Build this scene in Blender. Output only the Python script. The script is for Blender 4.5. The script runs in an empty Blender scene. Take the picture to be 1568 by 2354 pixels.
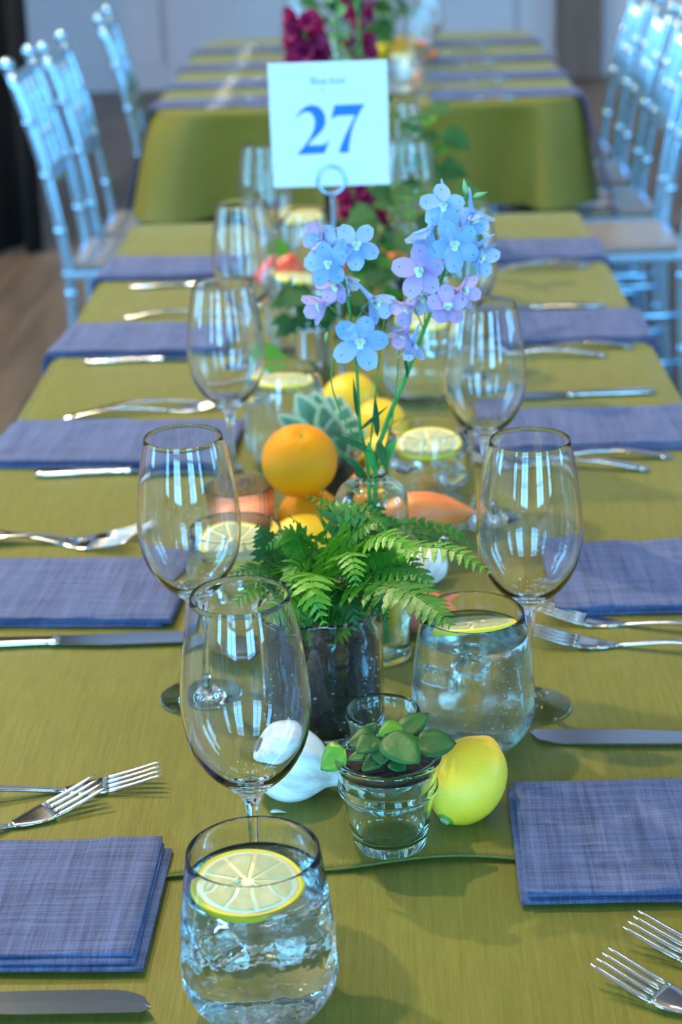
import bpy, math, random
from mathutils import Vector, Matrix, Quaternion, noise
from math import pi, sin, cos, radians as R
random.seed(27)
SC = bpy.context.scene
COL = SC.collection
T = 0.75            # table top height; floor is z = 0

# ---------------------------------------------------------------- camera
cam_d = bpy.data.cameras.new('camera'); cam = bpy.data.objects.new('camera', cam_d); COL.objects.link(cam)
SC.camera = cam
cam_d.sensor_fit = 'VERTICAL'; cam_d.sensor_height = 36.0; cam_d.lens = 36.0*4100/2354
cam_d.clip_start = .02; cam_d.clip_end = 60
def camera_basis(pitch, yaw, roll):
    cy, sy, cp, sp = cos(yaw), sin(yaw), cos(pitch), sin(pitch)
    fw = Vector((-sy*cp, cy*cp, -sp)); rt = Vector((cy, sy, 0)); up = rt.cross(fw)
    X = cos(roll)*rt - sin(roll)*up; U = sin(roll)*rt + cos(roll)*up
    return Matrix(((X.x, U.x, -fw.x), (X.y, U.y, -fw.y), (X.z, U.z, -fw.z)))
cam.matrix_world = Matrix.Translation((0, 0, 1.40)) @ camera_basis(R(20.83), R(1.5701), R(2.1)).to_4x4()
cam_d.dof.use_dof = True; cam_d.dof.focus_distance = 1.17; cam_d.dof.aperture_fstop = 7.4

# ---------------------------------------------------------------- world, lights, exposure
W = bpy.data.worlds.new('room_air'); SC.world = W; W.use_nodes = True
W.node_tree.nodes['Background'].inputs[0].default_value = (.30, .55, 1.0, 1); W.node_tree.nodes['Background'].inputs[1].default_value = .25
SC.view_settings.view_transform = 'Standard'; SC.view_settings.look = 'None'
SC.view_settings.exposure = -0.60; SC.view_settings.gamma = 1.0; SC.view_settings.use_curve_mapping = False
WINDOW_RADIANCE = 27.0; WINDOW_COLOR = (.20, .60, 1.0)
WARM = (1.0, .82, .52)
def lamp(x, y, z, power, radius=.05, color=WARM):
    l = bpy.data.lights.new('ceiling_bulb', 'POINT'); l.energy = power; l.color = color; l.shadow_soft_size = radius
    o = bpy.data.objects.new('ceiling_bulb', l); o.location = (x, y, z); COL.objects.link(o); return o
# recessed and strung bulbs under the ceiling
lamp(-1.0, 2.2, 4.0, 430, .045); lamp(-2.3, 4.7, 4.3, 1100, .05)
for i in range(4):
    for j in range(3):
        lamp(-1.9+1.2*i, 1.0+1.3*j, 4.2, 22, .07)
CY = SC.cycles
CY.max_bounces = 22; CY.transmission_bounces = 18; CY.glossy_bounces = 6; CY.diffuse_bounces = 4; CY.transparent_max_bounces = 16
CY.sample_clamp_indirect = 20.0; CY.blur_glossy = .1; CY.caustics_reflective = True; CY.caustics_refractive = True
CY.use_denoising = True

# ---------------------------------------------------------------- helpers
def lin(r, g, b):
    f = lambda c: ((c/255+.055)/1.055)**2.4 if c/255 > .04045 else c/255/12.92
    return (f(r), f(g), f(b), 1)
class MB:
    def __init__(s): s.v = []; s.f = []
    def add(s, vs, fs):
        o = len(s.v); s.v += [tuple(p) for p in vs]; s.f += [tuple(i+o for i in f) for f in fs]; return s
    def lathe(s, prof, n=40, caps=False, rfun=None):
        vs = []; fs = []; rings = []
        for (r, z) in prof:
            if r < 1e-6: rings.append([len(vs)]); vs.append((0, 0, z))
            else:
                ring = []
                for k in range(n):
                    a = 2*pi*k/n; rr = r*(rfun(a, z) if rfun else 1)
                    ring.append(len(vs)); vs.append((rr*cos(a), rr*sin(a), z))
                rings.append(ring)
        for A, B in zip(rings[:-1], rings[1:]):
            if len(A) == 1 and len(B) == 1: continue
            for k in range(n):
                k2 = (k+1) % n
                if len(A) == 1: fs.append((A[0], B[k2], B[k]))
                elif len(B) == 1: fs.append((A[k], A[k2], B[0]))
                else: fs.append((A[k], A[k2], B[k2], B[k]))
        return s.add(vs, fs)
    def box(s, x0, x1, y0, y1, z0, z1):
        vs = [(x, y, z) for x in (x0, x1) for y in (y0, y1) for z in (z0, z1)]
        return s.add(vs, [(0,1,3,2),(4,6,7,5),(0,4,5,1),(2,3,7,6),(0,2,6,4),(1,5,7,3)])
    def tube(s, pts, rad, n=8, flat=1.0, cap=True):
        pts = [Vector(p) for p in pts]; m = len(pts)
        if not hasattr(rad, '__len__'): rad = [rad]*m
        vs = []; fs = []; prev = None
        for i, p in enumerate(pts):
            t = (pts[min(i+1, m-1)]-pts[max(i-1, 0)]).normalized()
            if prev is None:
                a = Vector((0, 0, 1)) if abs(t.z) < .9 else Vector((1, 0, 0))
                u = t.cross(a).normalized()
            else: u = (prev-t*prev.dot(t)).normalized()
            prev = u; w = t.cross(u)
            for k in range(n):
                a = 2*pi*k/n; vs.append(p+u*cos(a)*rad[i]+w*sin(a)*rad[i]*flat)
        for i in range(m-1):
            for k in range(n):
                k2 = (k+1) % n; fs.append((i*n+k, i*n+k2, (i+1)*n+k2, (i+1)*n+k))
        if cap: fs += [tuple(range(n))[::-1], tuple((m-1)*n+k for k in range(n))]
        return s.add(vs, fs)
    def grid(s, nu, nv, fn):
        vs = [fn(i/nu, j/nv) for i in range(nu+1) for j in range(nv+1)]
        fs = [(i*(nv+1)+j, (i+1)*(nv+1)+j, (i+1)*(nv+1)+j+1, i*(nv+1)+j+1) for i in range(nu) for j in range(nv)]
        return s.add(vs, fs)
    def apply(s, M):
        s.v = [tuple(M @ Vector(p)) for p in s.v]; return s
    def build(s, name, mat, parent=None, smooth=True, bevel=0, solid=0, sub=0):
        me = bpy.data.meshes.new(name); me.from_pydata(s.v, [], s.f); me.update()
        if smooth: me.polygons.foreach_set('use_smooth', [True]*len(me.polygons))
        me.materials.append(mat)
        o = bpy.data.objects.new(name, me); COL.objects.link(o)
        if parent: o.parent = parent
        if solid:
            q = o.modifiers.new('s', 'SOLIDIFY'); q.thickness = solid; q.offset = 0
        if bevel:
            q = o.modifiers.new('b', 'BEVEL'); q.width = bevel; q.segments = 2; q.limit_method = 'ANGLE'
        if sub:
            q = o.modifiers.new('u', 'SUBSURF'); q.levels = sub; q.render_levels = sub
        return o
def tag(o, label, cat, group=None, kind=None):
    o['label'] = label; o['category'] = cat
    if group: o['group'] = group
    if kind: o['kind'] = kind
    return o
def empty(name, loc, rz=0, rot=None):
    o = bpy.data.objects.new(name, None); COL.objects.link(o); o.location = loc; o.empty_display_size = .02
    o.rotation_euler = rot if rot else (0, 0, rz); return o
def kids(o): return [c for c in ALLCH.get(o.name, [])]
def copy_tree(o, parent=None):
    c = o.copy(); COL.objects.link(c); c.parent = parent
    for ch in list(o.children): copy_tree(ch, c)
    return c
def struct(o): o['kind'] = 'structure'; return o
def spline(pts, n):
    pts = [Vector(p) for p in pts]; out = []
    P0 = [pts[0]*2-pts[1]]+pts+[pts[-1]*2-pts[-2]]
    m = len(pts)-1
    for k in range(n+1):
        t = k/n*m; i = min(int(t), m-1); u = t-i
        a, b, c, d = P0[i:i+4]
        out.append(.5*((2*b)+(c-a)*u+(2*a-5*b+4*c-d)*u*u+(3*b-a-3*c+d)*u**3))
    return out
def smoothprof(p, n=6):
    v = spline([(a, 0, b) for a, b in p], n*(len(p)-1)); return [(max(q.x, 0), q.z) for q in v]

# ---------------------------------------------------------------- materials
def mat(name, color, rough=.5, metal=0, **kw):
    m = bpy.data.materials.new(name); m.use_nodes = True; b = m.node_tree.nodes['Principled BSDF']
    c = tuple(color)+((1,) if len(color) == 3 else ())
    b.inputs['Base Color'].default_value = c; b.inputs['Roughness'].default_value = rough; b.inputs['Metallic'].default_value = metal
    for k, v in kw.items(): b.inputs[k.replace('_', ' ')].default_value = v
    return m
def nd(m, typ, **kw):
    n = m.node_tree.nodes.new(typ)
    for k, v in kw.items():
        if k.startswith('i_'):
            key = k[2:].replace('_', ' '); n.inputs[key].default_value = v
        else: setattr(n, k, v)
    return n
def lk(m, a, b): m.node_tree.links.new(a, b)
def varied(name, c1, c2, scale, rough=.5, bump=0, bscale=None, stretch=(1, 1, 1), metal=0, detail=4, pos=(.35, .65), **kw):
    m = mat(name, c1, rough, metal, **kw); b = m.node_tree.nodes['Principled BSDF']
    tc = nd(m, 'ShaderNodeTexCoord'); mp = nd(m, 'ShaderNodeMapping'); mp.inputs['Scale'].default_value = stretch
    lk(m, tc.outputs['Object'], mp.inputs['Vector'])
    n = nd(m, 'ShaderNodeTexNoise', i_Scale=scale, i_Detail=detail); lk(m, mp.outputs[0], n.inputs['Vector'])
    r = nd(m, 'ShaderNodeValToRGB'); r.color_ramp.elements[0].position = pos[0]; r.color_ramp.elements[1].position = pos[1]
    r.color_ramp.elements[0].color = tuple(c1)[:3]+(1,); r.color_ramp.elements[1].color = tuple(c2)[:3]+(1,)
    lk(m, n.outputs['Fac'], r.inputs[0]); lk(m, r.outputs[0], b.inputs['Base Color'])
    if bump:
        n2 = nd(m, 'ShaderNodeTexNoise', i_Scale=bscale or scale, i_Detail=3.0); lk(m, mp.outputs[0], n2.inputs['Vector'])
        bp = nd(m, 'ShaderNodeBump'); bp.inputs['Strength'].default_value = 1.0; bp.inputs['Distance'].default_value = bump
        lk(m, n2.outputs['Fac'], bp.inputs['Height']); lk(m, bp.outputs[0], b.inputs['Normal'])
    return m
def glass(name, color=(1, 1, 1), ior=1.5, rough=0.0, bump=0, bscale=30):
    m = bpy.data.materials.new(name); m.use_nodes = True; nt = m.node_tree; nt.nodes.clear()
    g = nt.nodes.new('ShaderNodeBsdfGlass'); o = nt.nodes.new('ShaderNodeOutputMaterial')
    g.inputs['Color'].default_value = tuple(color)+(1,); g.inputs['IOR'].default_value = ior; g.inputs['Roughness'].default_value = rough
    nt.links.new(g.outputs[0], o.inputs[0])
    if bump:
        n = nd(m, 'ShaderNodeTexNoise', i_Scale=bscale, i_Detail=2.0); bp = nd(m, 'ShaderNodeBump'); bp.inputs['Strength'].default_value = 1; bp.inputs['Distance'].default_value = bump
        tc = nd(m, 'ShaderNodeTexCoord'); lk(m, tc.outputs['Object'], n.inputs['Vector'])
        lk(m, n.outputs['Fac'], bp.inputs['Height']); lk(m, bp.outputs[0], g.inputs['Normal'])
    return m

def cloth_mat(name, c1, c2, edge):
    # slubbed satin: long threads along the table, fine cross weave, soft sheen
    m = mat(name, c1, .42); b = m.node_tree.nodes['Principled BSDF']
    b.inputs['Sheen Weight'].default_value = .28; b.inputs['Sheen Roughness'].default_value = .35; b.inputs['Sheen Tint'].default_value = edge
    b.inputs['Specular IOR Level'].default_value = .22
    
    tc = nd(m, 'ShaderNodeTexCoord')
    def slub(sx, sy, sz, sc, det):
        mp = nd(m, 'ShaderNodeMapping'); mp.inputs['Scale'].default_value = (sx, sy, sz); lk(m, tc.outputs['Object'], mp.inputs['Vector'])
        n = nd(m, 'ShaderNodeTexNoise', i_Scale=sc, i_Detail=det); lk(m, mp.outputs[0], n.inputs['Vector']); return n
    a = slub(1, .04, 1, 1300, 3); c = slub(1, .04, 1, 330, 4); d = slub(.5, 1, 1, 1600, 1); w = slub(1, .6, 1, 14, 3)
    mx = nd(m, 'ShaderNodeMath', operation='MULTIPLY_ADD'); lk(m, a.outputs['Fac'], mx.inputs[0]); mx.inputs[1].default_value = .9; lk(m, c.outputs['Fac'], mx.inputs[2])
    r = nd(m, 'ShaderNodeValToRGB'); r.color_ramp.elements[0].position = .70; r.color_ramp.elements[1].position = 1.20
    mr = nd(m, 'ShaderNodeMapRange'); mr.inputs['From Min'].default_value = .55; mr.inputs['From Max'].default_value = 1.35
    lk(m, mx.outputs[0], mr.inputs['Value'])
    r.color_ramp.elements[0].position = .1; r.color_ramp.elements[1].position = .95
    r.color_ramp.elements[0].color = c1; r.color_ramp.elements[1].color = c2
    lk(m, mr.outputs[0], r.inputs[0]); lk(m, r.outputs[0], b.inputs['Base Color'])
    ad = nd(m, 'ShaderNodeMath', operation='MULTIPLY_ADD'); lk(m, d.outputs['Fac'], ad.inputs[0]); ad.inputs[1].default_value = .5; lk(m, mx.outputs[0], ad.inputs[2])
    bp = nd(m, 'ShaderNodeBump'); bp.inputs['Strength'].default_value = .8; bp.inputs['Distance'].default_value = .00022
    lk(m, ad.outputs[0], bp.inputs['Height'])
    bp2 = nd(m, 'ShaderNodeBump'); bp2.inputs['Strength'].default_value = .8; bp2.inputs['Distance'].default_value = .003
    lk(m, w.outputs['Fac'], bp2.inputs['Height']); lk(m, bp.outputs[0], bp2.inputs['Normal']); lk(m, bp2.outputs[0], b.inputs['Normal'])
    return m
def linen_mat(name, c1, c2):
    m = mat(name, c1, .8); b = m.node_tree.nodes['Principled BSDF']
    b.inputs['Sheen Weight'].default_value = .25; b.inputs['Sheen Tint'].default_value = (.45, .55, 1, 1)
    tc = nd(m, 'ShaderNodeTexCoord')
    def nz(s, sc, det=2.0):
        mp = nd(m, 'ShaderNodeMapping'); mp.inputs['Scale'].default_value = s; lk(m, tc.outputs['Object'], mp.inputs['Vector'])
        n = nd(m, 'ShaderNodeTexNoise', i_Scale=sc, i_Detail=det); lk(m, mp.outputs[0], n.inputs['Vector']); return n
    a = nz((1, .03, .3), 500); c = nz((.03, 1, .3), 500); f = nz((1, 1, 1), 1500, 1.0); g = nz((1, .12, 1), 60)
    s1 = nd(m, 'ShaderNodeMath', operation='ADD'); lk(m, a.outputs['Fac'], s1.inputs[0]); lk(m, c.outputs['Fac'], s1.inputs[1])
    s2 = nd(m, 'ShaderNodeMath', operation='MULTIPLY_ADD'); lk(m, f.outputs['Fac'], s2.inputs[0]); s2.inputs[1].default_value = .8; lk(m, s1.outputs[0], s2.inputs[2])
    s3 = nd(m, 'ShaderNodeMath', operation='MULTIPLY_ADD'); lk(m, g.outputs['Fac'], s3.inputs[0]); s3.inputs[1].default_value = .5; lk(m, s2.outputs[0], s3.inputs[2])
    mr = nd(m, 'ShaderNodeMapRange'); mr.inputs['From Min'].default_value = 1.2; mr.inputs['From Max'].default_value = 2.0; lk(m, s3.outputs[0], mr.inputs['Value'])
    r = nd(m, 'ShaderNodeValToRGB'); r.color_ramp.elements[0].color = c1; r.color_ramp.elements[1].color = c2
    lk(m, mr.outputs[0], r.inputs[0]); lk(m, r.outputs[0], b.inputs['Base Color'])
    bp = nd(m, 'ShaderNodeBump'); bp.inputs['Strength'].default_value = .7; bp.inputs['Distance'].default_value = .0004
    lk(m, s2.outputs[0], bp.inputs['Height']); lk(m, bp.outputs[0], b.inputs['Normal'])
    return m
M = {}
M['cloth'] = cloth_mat('olive_satin', (.126, .118, .014, 1), (.192, .176, .026, 1), (1.0, .92, .40, 1))
M['hem'] = mat('olive_thread', (.10, .13, .02), .7)
M['linen'] = linen_mat('slate_blue_linen', (.010, .014, .045, 1), (.100, .128, .262, 1))
M['steel'] = mat('polished_steel', (.62, .64, .66), .13, 1)
M['blade'] = mat('brushed_blade', (.40, .48, .58), .15, 1)
M['silver'] = mat('silver_lacquer', (.42, .66, .86), .24, .9)
M['seatpad'] = varied('clear_seat', (.20, .17, .155), (.26, .23, .21), 5, .3)
M['glass'] = glass('clear_glass', (.985, .995, 1.0), 1.5)
M['thick'] = glass('pressed_glass', (.94, .99, .98), 1.5)
M['bottle'] = glass('bottle_glass', (.93, .98, .96), 1.5)
M['peach'] = glass('peach_glass', (1.0, .88, .80), 1.45, .03)
M['water'] = glass('water', (.97, .99, .985), 1.333, 0, .0012, 60)
M['fizz'] = glass('misted_water', (.975, .99, .96), 1.333, .16, .002, 45)
M['ice'] = glass('ice', (.97, .99, 1.0), 1.42, .04, .004, 60)
M['lemon'] = varied('lemon_peel', (.90, .54, .02), (.95, .62, .04), 18, .45, .0006, 380, Subsurface_Weight=.15, Subsurface_Radius=(.01, .006, .002), Subsurface_Scale=.5)
M['lemon2'] = varied('deep_lemon_peel', (.85, .46, .008), (.90, .55, .012), 12, .4, .0006, 300)
M['orange'] = varied('orange_peel', (.76, .24, .001), (.82, .30, .002), 14, .56, .0009, 330, Specular_IOR_Level=.2)
M['flesh'] = varied('lemon_flesh', (.55, .58, .26), (.68, .70, .38), 90, .3, .0006, 200, Transmission_Weight=.25)
M['pith'] = mat('lemon_pith', (.84, .80, .52), .5)
M['rind'] = mat('lemon_rind', (.80, .64, .03), .4)
M['seed'] = mat('seed', (.62, .55, .35), .5)
M['lemonstem'] = mat('lemon_stem', (.36, .42, .26), .7)
M['lemongreen'] = mat('green_peel', (.12, .30, .02), .5)
M['garlic'] = varied('garlic_skin', (.60, .50, .45), (.86, .85, .82), 90, .5, .0016, 110, pos=(.30, .52), stretch=(1, 1, .10), Subsurface_Weight=.2, Subsurface_Radius=(.01, .008, .008), Subsurface_Scale=.4)
M['root'] = mat('garlic_root', (.33, .28, .22), .9)
M['soil'] = varied('potting_soil', (.004, .003, .003), (.022, .014, .010), 160, .95, .004, 220)
M['perlite'] = mat('perlite', (.6, .6, .6), .8)
M['potato'] = varied('orange_root_skin', (.74, .17, .035), (.80, .24, .06), 30, .42, .001, 80)
M['redpotato'] = varied('red_root_skin', (.70, .12, .07), (.62, .16, .12), 25, .5, .001, 60)
M['red'] = mat('red_skin', (.78, .07, .04), .35)
def leafm(name, c1, c2, rough=.42, trans=.25):
    m = varied(name, c1, c2, 40, rough, .0008, 120); b = m.node_tree.nodes['Principled BSDF']
    nt = m.node_tree; t = nt.nodes.new('ShaderNodeBsdfTranslucent'); t.inputs[0].default_value = (c2[0]*1.3, c2[1]*1.4, c2[2], 1)
    x = nt.nodes.new('ShaderNodeMixShader'); x.inputs[0].default_value = trans
    o = nt.nodes['Material Output']; nt.links.new(b.outputs[0], x.inputs[1]); nt.links.new(t.outputs[0], x.inputs[2]); nt.links.new(x.outputs[0], o.inputs[0])
    return m
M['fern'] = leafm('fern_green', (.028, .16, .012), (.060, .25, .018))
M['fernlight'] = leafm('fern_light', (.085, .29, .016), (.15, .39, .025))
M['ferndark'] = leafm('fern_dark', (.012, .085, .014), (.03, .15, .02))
M['rachis'] = mat('fern_rachis', (.06, .10, .03), .6)
M['leaf'] = leafm('deep_leaf', (.008, .075, .012), (.018, .13, .018), .55, .10)
M['leafbright'] = leafm('bright_leaf', (.08, .30, .02), (.14, .40, .03), .4)
M['ivy'] = leafm('ivy_leaf', (.010, .085, .018), (.03, .19, .03), .35)
M['stem'] = leafm('flower_stem', (.05, .26, .05), (.09, .36, .06), .5, .1)
M['stempale'] = leafm('pale_stem', (.22, .42, .14), (.30, .50, .20), .5, .1)
M['varie'] = leafm('variegated_green', (.10, .26, .15), (.20, .38, .24), .45)
M['variedge'] = leafm('variegated_cream', (.46, .56, .34), (.55, .63, .42), .5)
M['blue'] = leafm('sky_petal', (.21, .38, .72), (.38, .52, .80), .6, .3)
M['lilac'] = leafm('lilac_petal', (.42, .33, .66), (.58, .44, .72), .6, .3)
M['eye'] = mat('petal_eye', (.80, .84, .70), .6)
M['spot'] = mat('petal_spot', (.06, .30, .16), .6)
M['magenta'] = leafm('magenta_petal', (.20, .004, .055), (.32, .006, .10), .6, .3)
M['purple'] = leafm('purple_petal', (.20, .04, .30), (.30, .08, .42), .6, .3)
M['yellow'] = mat('yellow_skin', (.85, .62, .01), .35)
M['amber'] = mat('amber_skin', (.80, .38, .01), .35)
M['card'] = mat('white_card', (.80, .80, .80), .6)
M['ink'] = mat('blue_ink', (.006, .17, .62), .6)
M['inkpale'] = mat('pale_blue_ink', (.16, .40, .62), .6)
M['wall'] = varied('painted_panel', (.56, .54, .60), (.60, .57, .63), 2, .7)
M['ceiling'] = mat('ceiling_paint', (.20, .20, .21), .9)
M['dark'] = mat('black_drape', (.002, .002, .003), .95)
M['brown'] = varied('brown_timber', (.16, .10, .075), (.20, .13, .10), 6, .6, stretch=(6, 6, .6))
M['frame'] = mat('window_frame_paint', (.05, .06, .08), .5)
M['chrome'] = mat('chrome', (.75, .76, .78), .12, 1)
M['booklet'] = mat('booklet_paper', (.62, .54, .55), .7)
def floor_mat():
    m = varied('worn_floor', (.15, .105, .085), (.24, .18, .145), 1.6, .55, detail=6)
    b = m.node_tree.nodes['Principled BSDF']; return m
M['floor'] = floor_mat(); M['plank'] = varied('worn_plank', (.075, .058, .044), (.135, .106, .082), 3, .55, stretch=(3, .5, 1))
def emis():
    m = bpy.data.materials.new('daylight_pane'); m.use_nodes = True; nt = m.node_tree; nt.nodes.clear()
    e = nt.nodes.new('ShaderNodeEmission'); o = nt.nodes.new('ShaderNodeOutputMaterial'); e.inputs[0].default_value = WINDOW_COLOR+(1,); e.inputs[1].default_value = WINDOW_RADIANCE
    nt.links.new(e.outputs[0], o.inputs[0]); return m
M['pane'] = emis()

# ---------------------------------------------------------------- the room
RX0, RX1, RY0, RY1, RZ = -7.0, 9.0, -5.2, 10.9, 7.0
fl = struct(MB().box(RX0, RX1, RY0, RY1, -.06, -.004).build('floor', M['floor'], smooth=False))
random.seed(5)
# floor boards in the part of the floor the picture shows
pm = [MB().box(-.089, .089, -1.19, 1.19, -.004, 0).build('floor_board', M['plank'], fl, smooth=False, bevel=0).data]
bpy.data.objects['floor_board'].location = (-1.8, 3.3, 0)
for ix in range(-19, 21):
    if -3 < ix < 2: continue
    off = random.uniform(-1.1, 1.1)
    for iy in range(3):
        o = bpy.data.objects.new('floor_board', pm[0]); COL.objects.link(o); o.parent = fl
        o.location = (ix*.18+.03, 3.0+iy*2.4+off, random.uniform(-.0006, .0006))
        if ix == -10 and iy == 0: o.location.x += .0001
bpy.data.objects['floor_board'].location = (-19*.18-.15, 3.0, 0)
struct(MB().box(RX0, RX1, RY0, RY1, RZ, RZ+.1).build('ceiling', M['ceiling'], smooth=False))
wb = struct(MB().box(RX0, RX1, RY1, RY1+.1, 0, RZ).build('wall_back', M['wall'], smooth=False))
for x0, x1 in ((-6.9, -3.3), (-3.28, -1.26), (-1.23, .0), (.03, .83), (.86, 1.07), (1.34, 3.4), (3.42, 5.4), (5.42, 8.9)):
    o = MB().box(x0, x1, RY1-.03, RY1, .14, RZ-.05).build('wall_panel', M['wall'], wb, smooth=False, bevel=.006)
struct(MB().box(RX0, RX1, RY1-.05, RY1, 0, .14).build('baseboard_back', M['wall'], smooth=False))
struct(MB().box(1.08, 1.33, 10.70, 10.86, 0, RZ).build('trim_1', M['brown'], smooth=False, bevel=.01))
struct(MB().box(RX0-.1, RX0, RY0, RY1, 0, RZ).build('wall_left', M['wall'], smooth=False))
struct(MB().box(RX1, RX1+.1, RY0, RY1, 0, RZ).build('wall_right', M['wall'], smooth=False))
struct(MB().box(RX0, RX1, RY0-.12, RY0-.02, 0, RZ).build('wall_front', M['brown'], smooth=False))
# tall windows behind the camera: the daylight of the room
for k, (x0, x1) in enumerate(((-6.2, -4.8), (-2.9, -.9), (1.4, 3.4), (5.6, 7.0))):
    z0, z1 = .35, 4.9
    wn = struct(MB().box(x0, x1, RY0-.01, RY0, z0, z1).build('window_%d' % (k+1), M['pane'], smooth=False))
    f = MB()
    for i in range(3):
        x = x0+(x1-x0)*i/2; w = .05 if i in (0, 2) else .045; f.box(x-w, x+w, RY0, RY0+.06, z0, z1)
    for i in range(8):
        z = z0+(z1-z0)*i/7; f.box(x0, x1, RY0+.002, RY0+.05, z-.025, z+.025)
    f.build('window_frame', M['frame'], wn, smooth=False)
for k, (x, y0, y1) in enumerate(((RX0, .2, 1.3), (RX0, 2.4, 3.5), (RX1, .2, 1.3), (RX1, 2.4, 3.5))):
    z0, z1 = .6, 4.6; sg = 1 if x < 0 else -1
    wn = struct(MB().box(min(x, x+sg*.01), max(x, x+sg*.01), y0, y1, z0, z1).build('window_%d' % (k+5), M['pane'], smooth=False))
    f = MB()
    for i in range(3):
        y = y0+(y1-y0)*i/2; w = .04; f.box(min(x+sg*.01, x+sg*.05), max(x+sg*.01, x+sg*.05), y-w, y+w, z0, z1)
    for i in range(8):
        z = z0+(z1-z0)*i/7; f.box(min(x+sg*.01, x+sg*.05), max(x+sg*.01, x+sg*.05), y0, y1, z-.025, z+.025)
    f.build('window_frame', M['frame'], wn, smooth=False)
# black drape standing at the left
def fold(u, a=.035, n=9): return a*sin(u*n*2*pi)+.4*a*sin(u*n*4.7*pi+1)
dr = MB().grid(60, 10, lambda u, v: (-2.6+u*1.37+.02*sin(v*6), 6.45+fold(u, .05, 10)*(1+.5*(1-v)), .01+v*4.6))
tag(dr.build('drape', M['dark'], solid=.01), 'floor-length black drape hanging beside the silver chairs', 'curtain')

# ---------------------------------------------------------------- tables
def skirt_pts(path, ztop, zbot, amp, n):
    return
def tablecloth(name, x0, x1, y0, y1, ztop, rad, amp, label, wrink, zbot=.015, flare=.05, seed=0, group=None):
    # closed rounded rectangle, sheet over the top and hanging in folds
    pts = []; nseg = 10
    cs = [(x1-rad, y0+rad, -pi/2), (x1-rad, y1-rad, 0), (x0+rad, y1-rad, pi/2), (x0+rad, y0+rad, pi)]
    for (cx, cy, a0) in cs:
        for k in range(nseg+1):
            a = a0+pi/2*k/nseg; pts.append(Vector((cx+rad*cos(a), cy+rad*sin(a), 0)))
    loop = []
    for i, p in enumerate(pts):
        q = pts[(i+1) % len(pts)]; d = (q-p).length; m = max(1, int(d/.03))
        for k in range(m): loop.append(p.lerp(q, k/m))
    n = len(loop); nr = []
    for i in range(n):
        t = (loop[(i+1) % n]-loop[i-1]).normalized(); nr.append(Vector((t.y, -t.x, 0)))
    vs = []; fs = []
    cx, cy = (x0+x1)/2, (y0+y1)/2
    levels = [(1.0, 0)]
    # top: rings shrinking to the middle, edge rounding, then the drop
    K = 10
    rings = []
    s = 0; per = []
    for i in range(n): per.append(s); s += (loop[(i+1) % n]-loop[i]).length
    def add_ring(fn):
        r = []
        for i in range(n): r.append(len(vs)); vs.append(fn(i))
        rings.append(r)
    for k in range(K+1):
        f = k/K
        add_ring(lambda i, f=f: Vector((cx+(loop[i].x-cx)*f if False else (loop[i].x*f+cx*(1-f)), loop[i].y*f+(min(max(loop[i].y, y0+.3), y1-.3))*(1-f), ztop+wrink*noise.noise(Vector((loop[i].x*f*9, loop[i].y*4, seed))))))
    for k in range(1, 5):
        a = pi/2*k/4; add_ring(lambda i, a=a: loop[i]+nr[i]*.012*sin(a)+Vector((0, 0, ztop-.012*(1-cos(a)))))
    D = 12
    for k in range(1, D+1):
        f = k/D; z = ztop-.012+(zbot-ztop+.012)*f
        def fn(i, f=f, z=z):
            ph = per[i]/s*2*pi
            w = sin(ph*amp[1]+2*noise.noise(Vector((ph*2, seed, 0))))+.5*sin(ph*amp[1]*2.3+1.7)
            return loop[i]+nr[i]*(.012+flare*f+amp[0]*(f**.7)*w)+Vector((0, 0, z))
        add_ring(fn)
    for A, B in zip(rings[:-1], rings[1:]):
        for i in range(n):
            j = (i+1) % n; fs.append((A[i], B[i], B[j], A[j]))
    o = MB().add(vs, fs).build(name, M['cloth'])
    tag(o, label, 'tablecloth', group); return o
tablecloth('tablecloth', -.426, .339, .46, 3.05, T-.0015, .02, (.004, 34), 'olive green satin tablecloth draped over the table with numbered card', .0006, seed=1, flare=.0)
tablecloth('tablecloth', -.572, .520, 4.62, 6.30, T, .10, (.058, 9), 'olive green tablecloth hanging in deep folds on the table behind', .001, zbot=.475, flare=.005, seed=4)
tb0 = empty('banquet_table', (-.026, 5.46, 0)); tag(tb0, 'banquet table under the far green tablecloth', 'table')
MB().box(-.53, .53, -.82, .82, T-.030, T-.004).build('tabletop', M['brown'], tb0, smooth=False, bevel=.004)
for sx in (-.28, .28):
    for sy in (-.66, .66): MB().tube([(sx, sy, 0), (sx, sy, T-.03)], .018, 12).build('leg', M['frame'], tb0)
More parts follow.
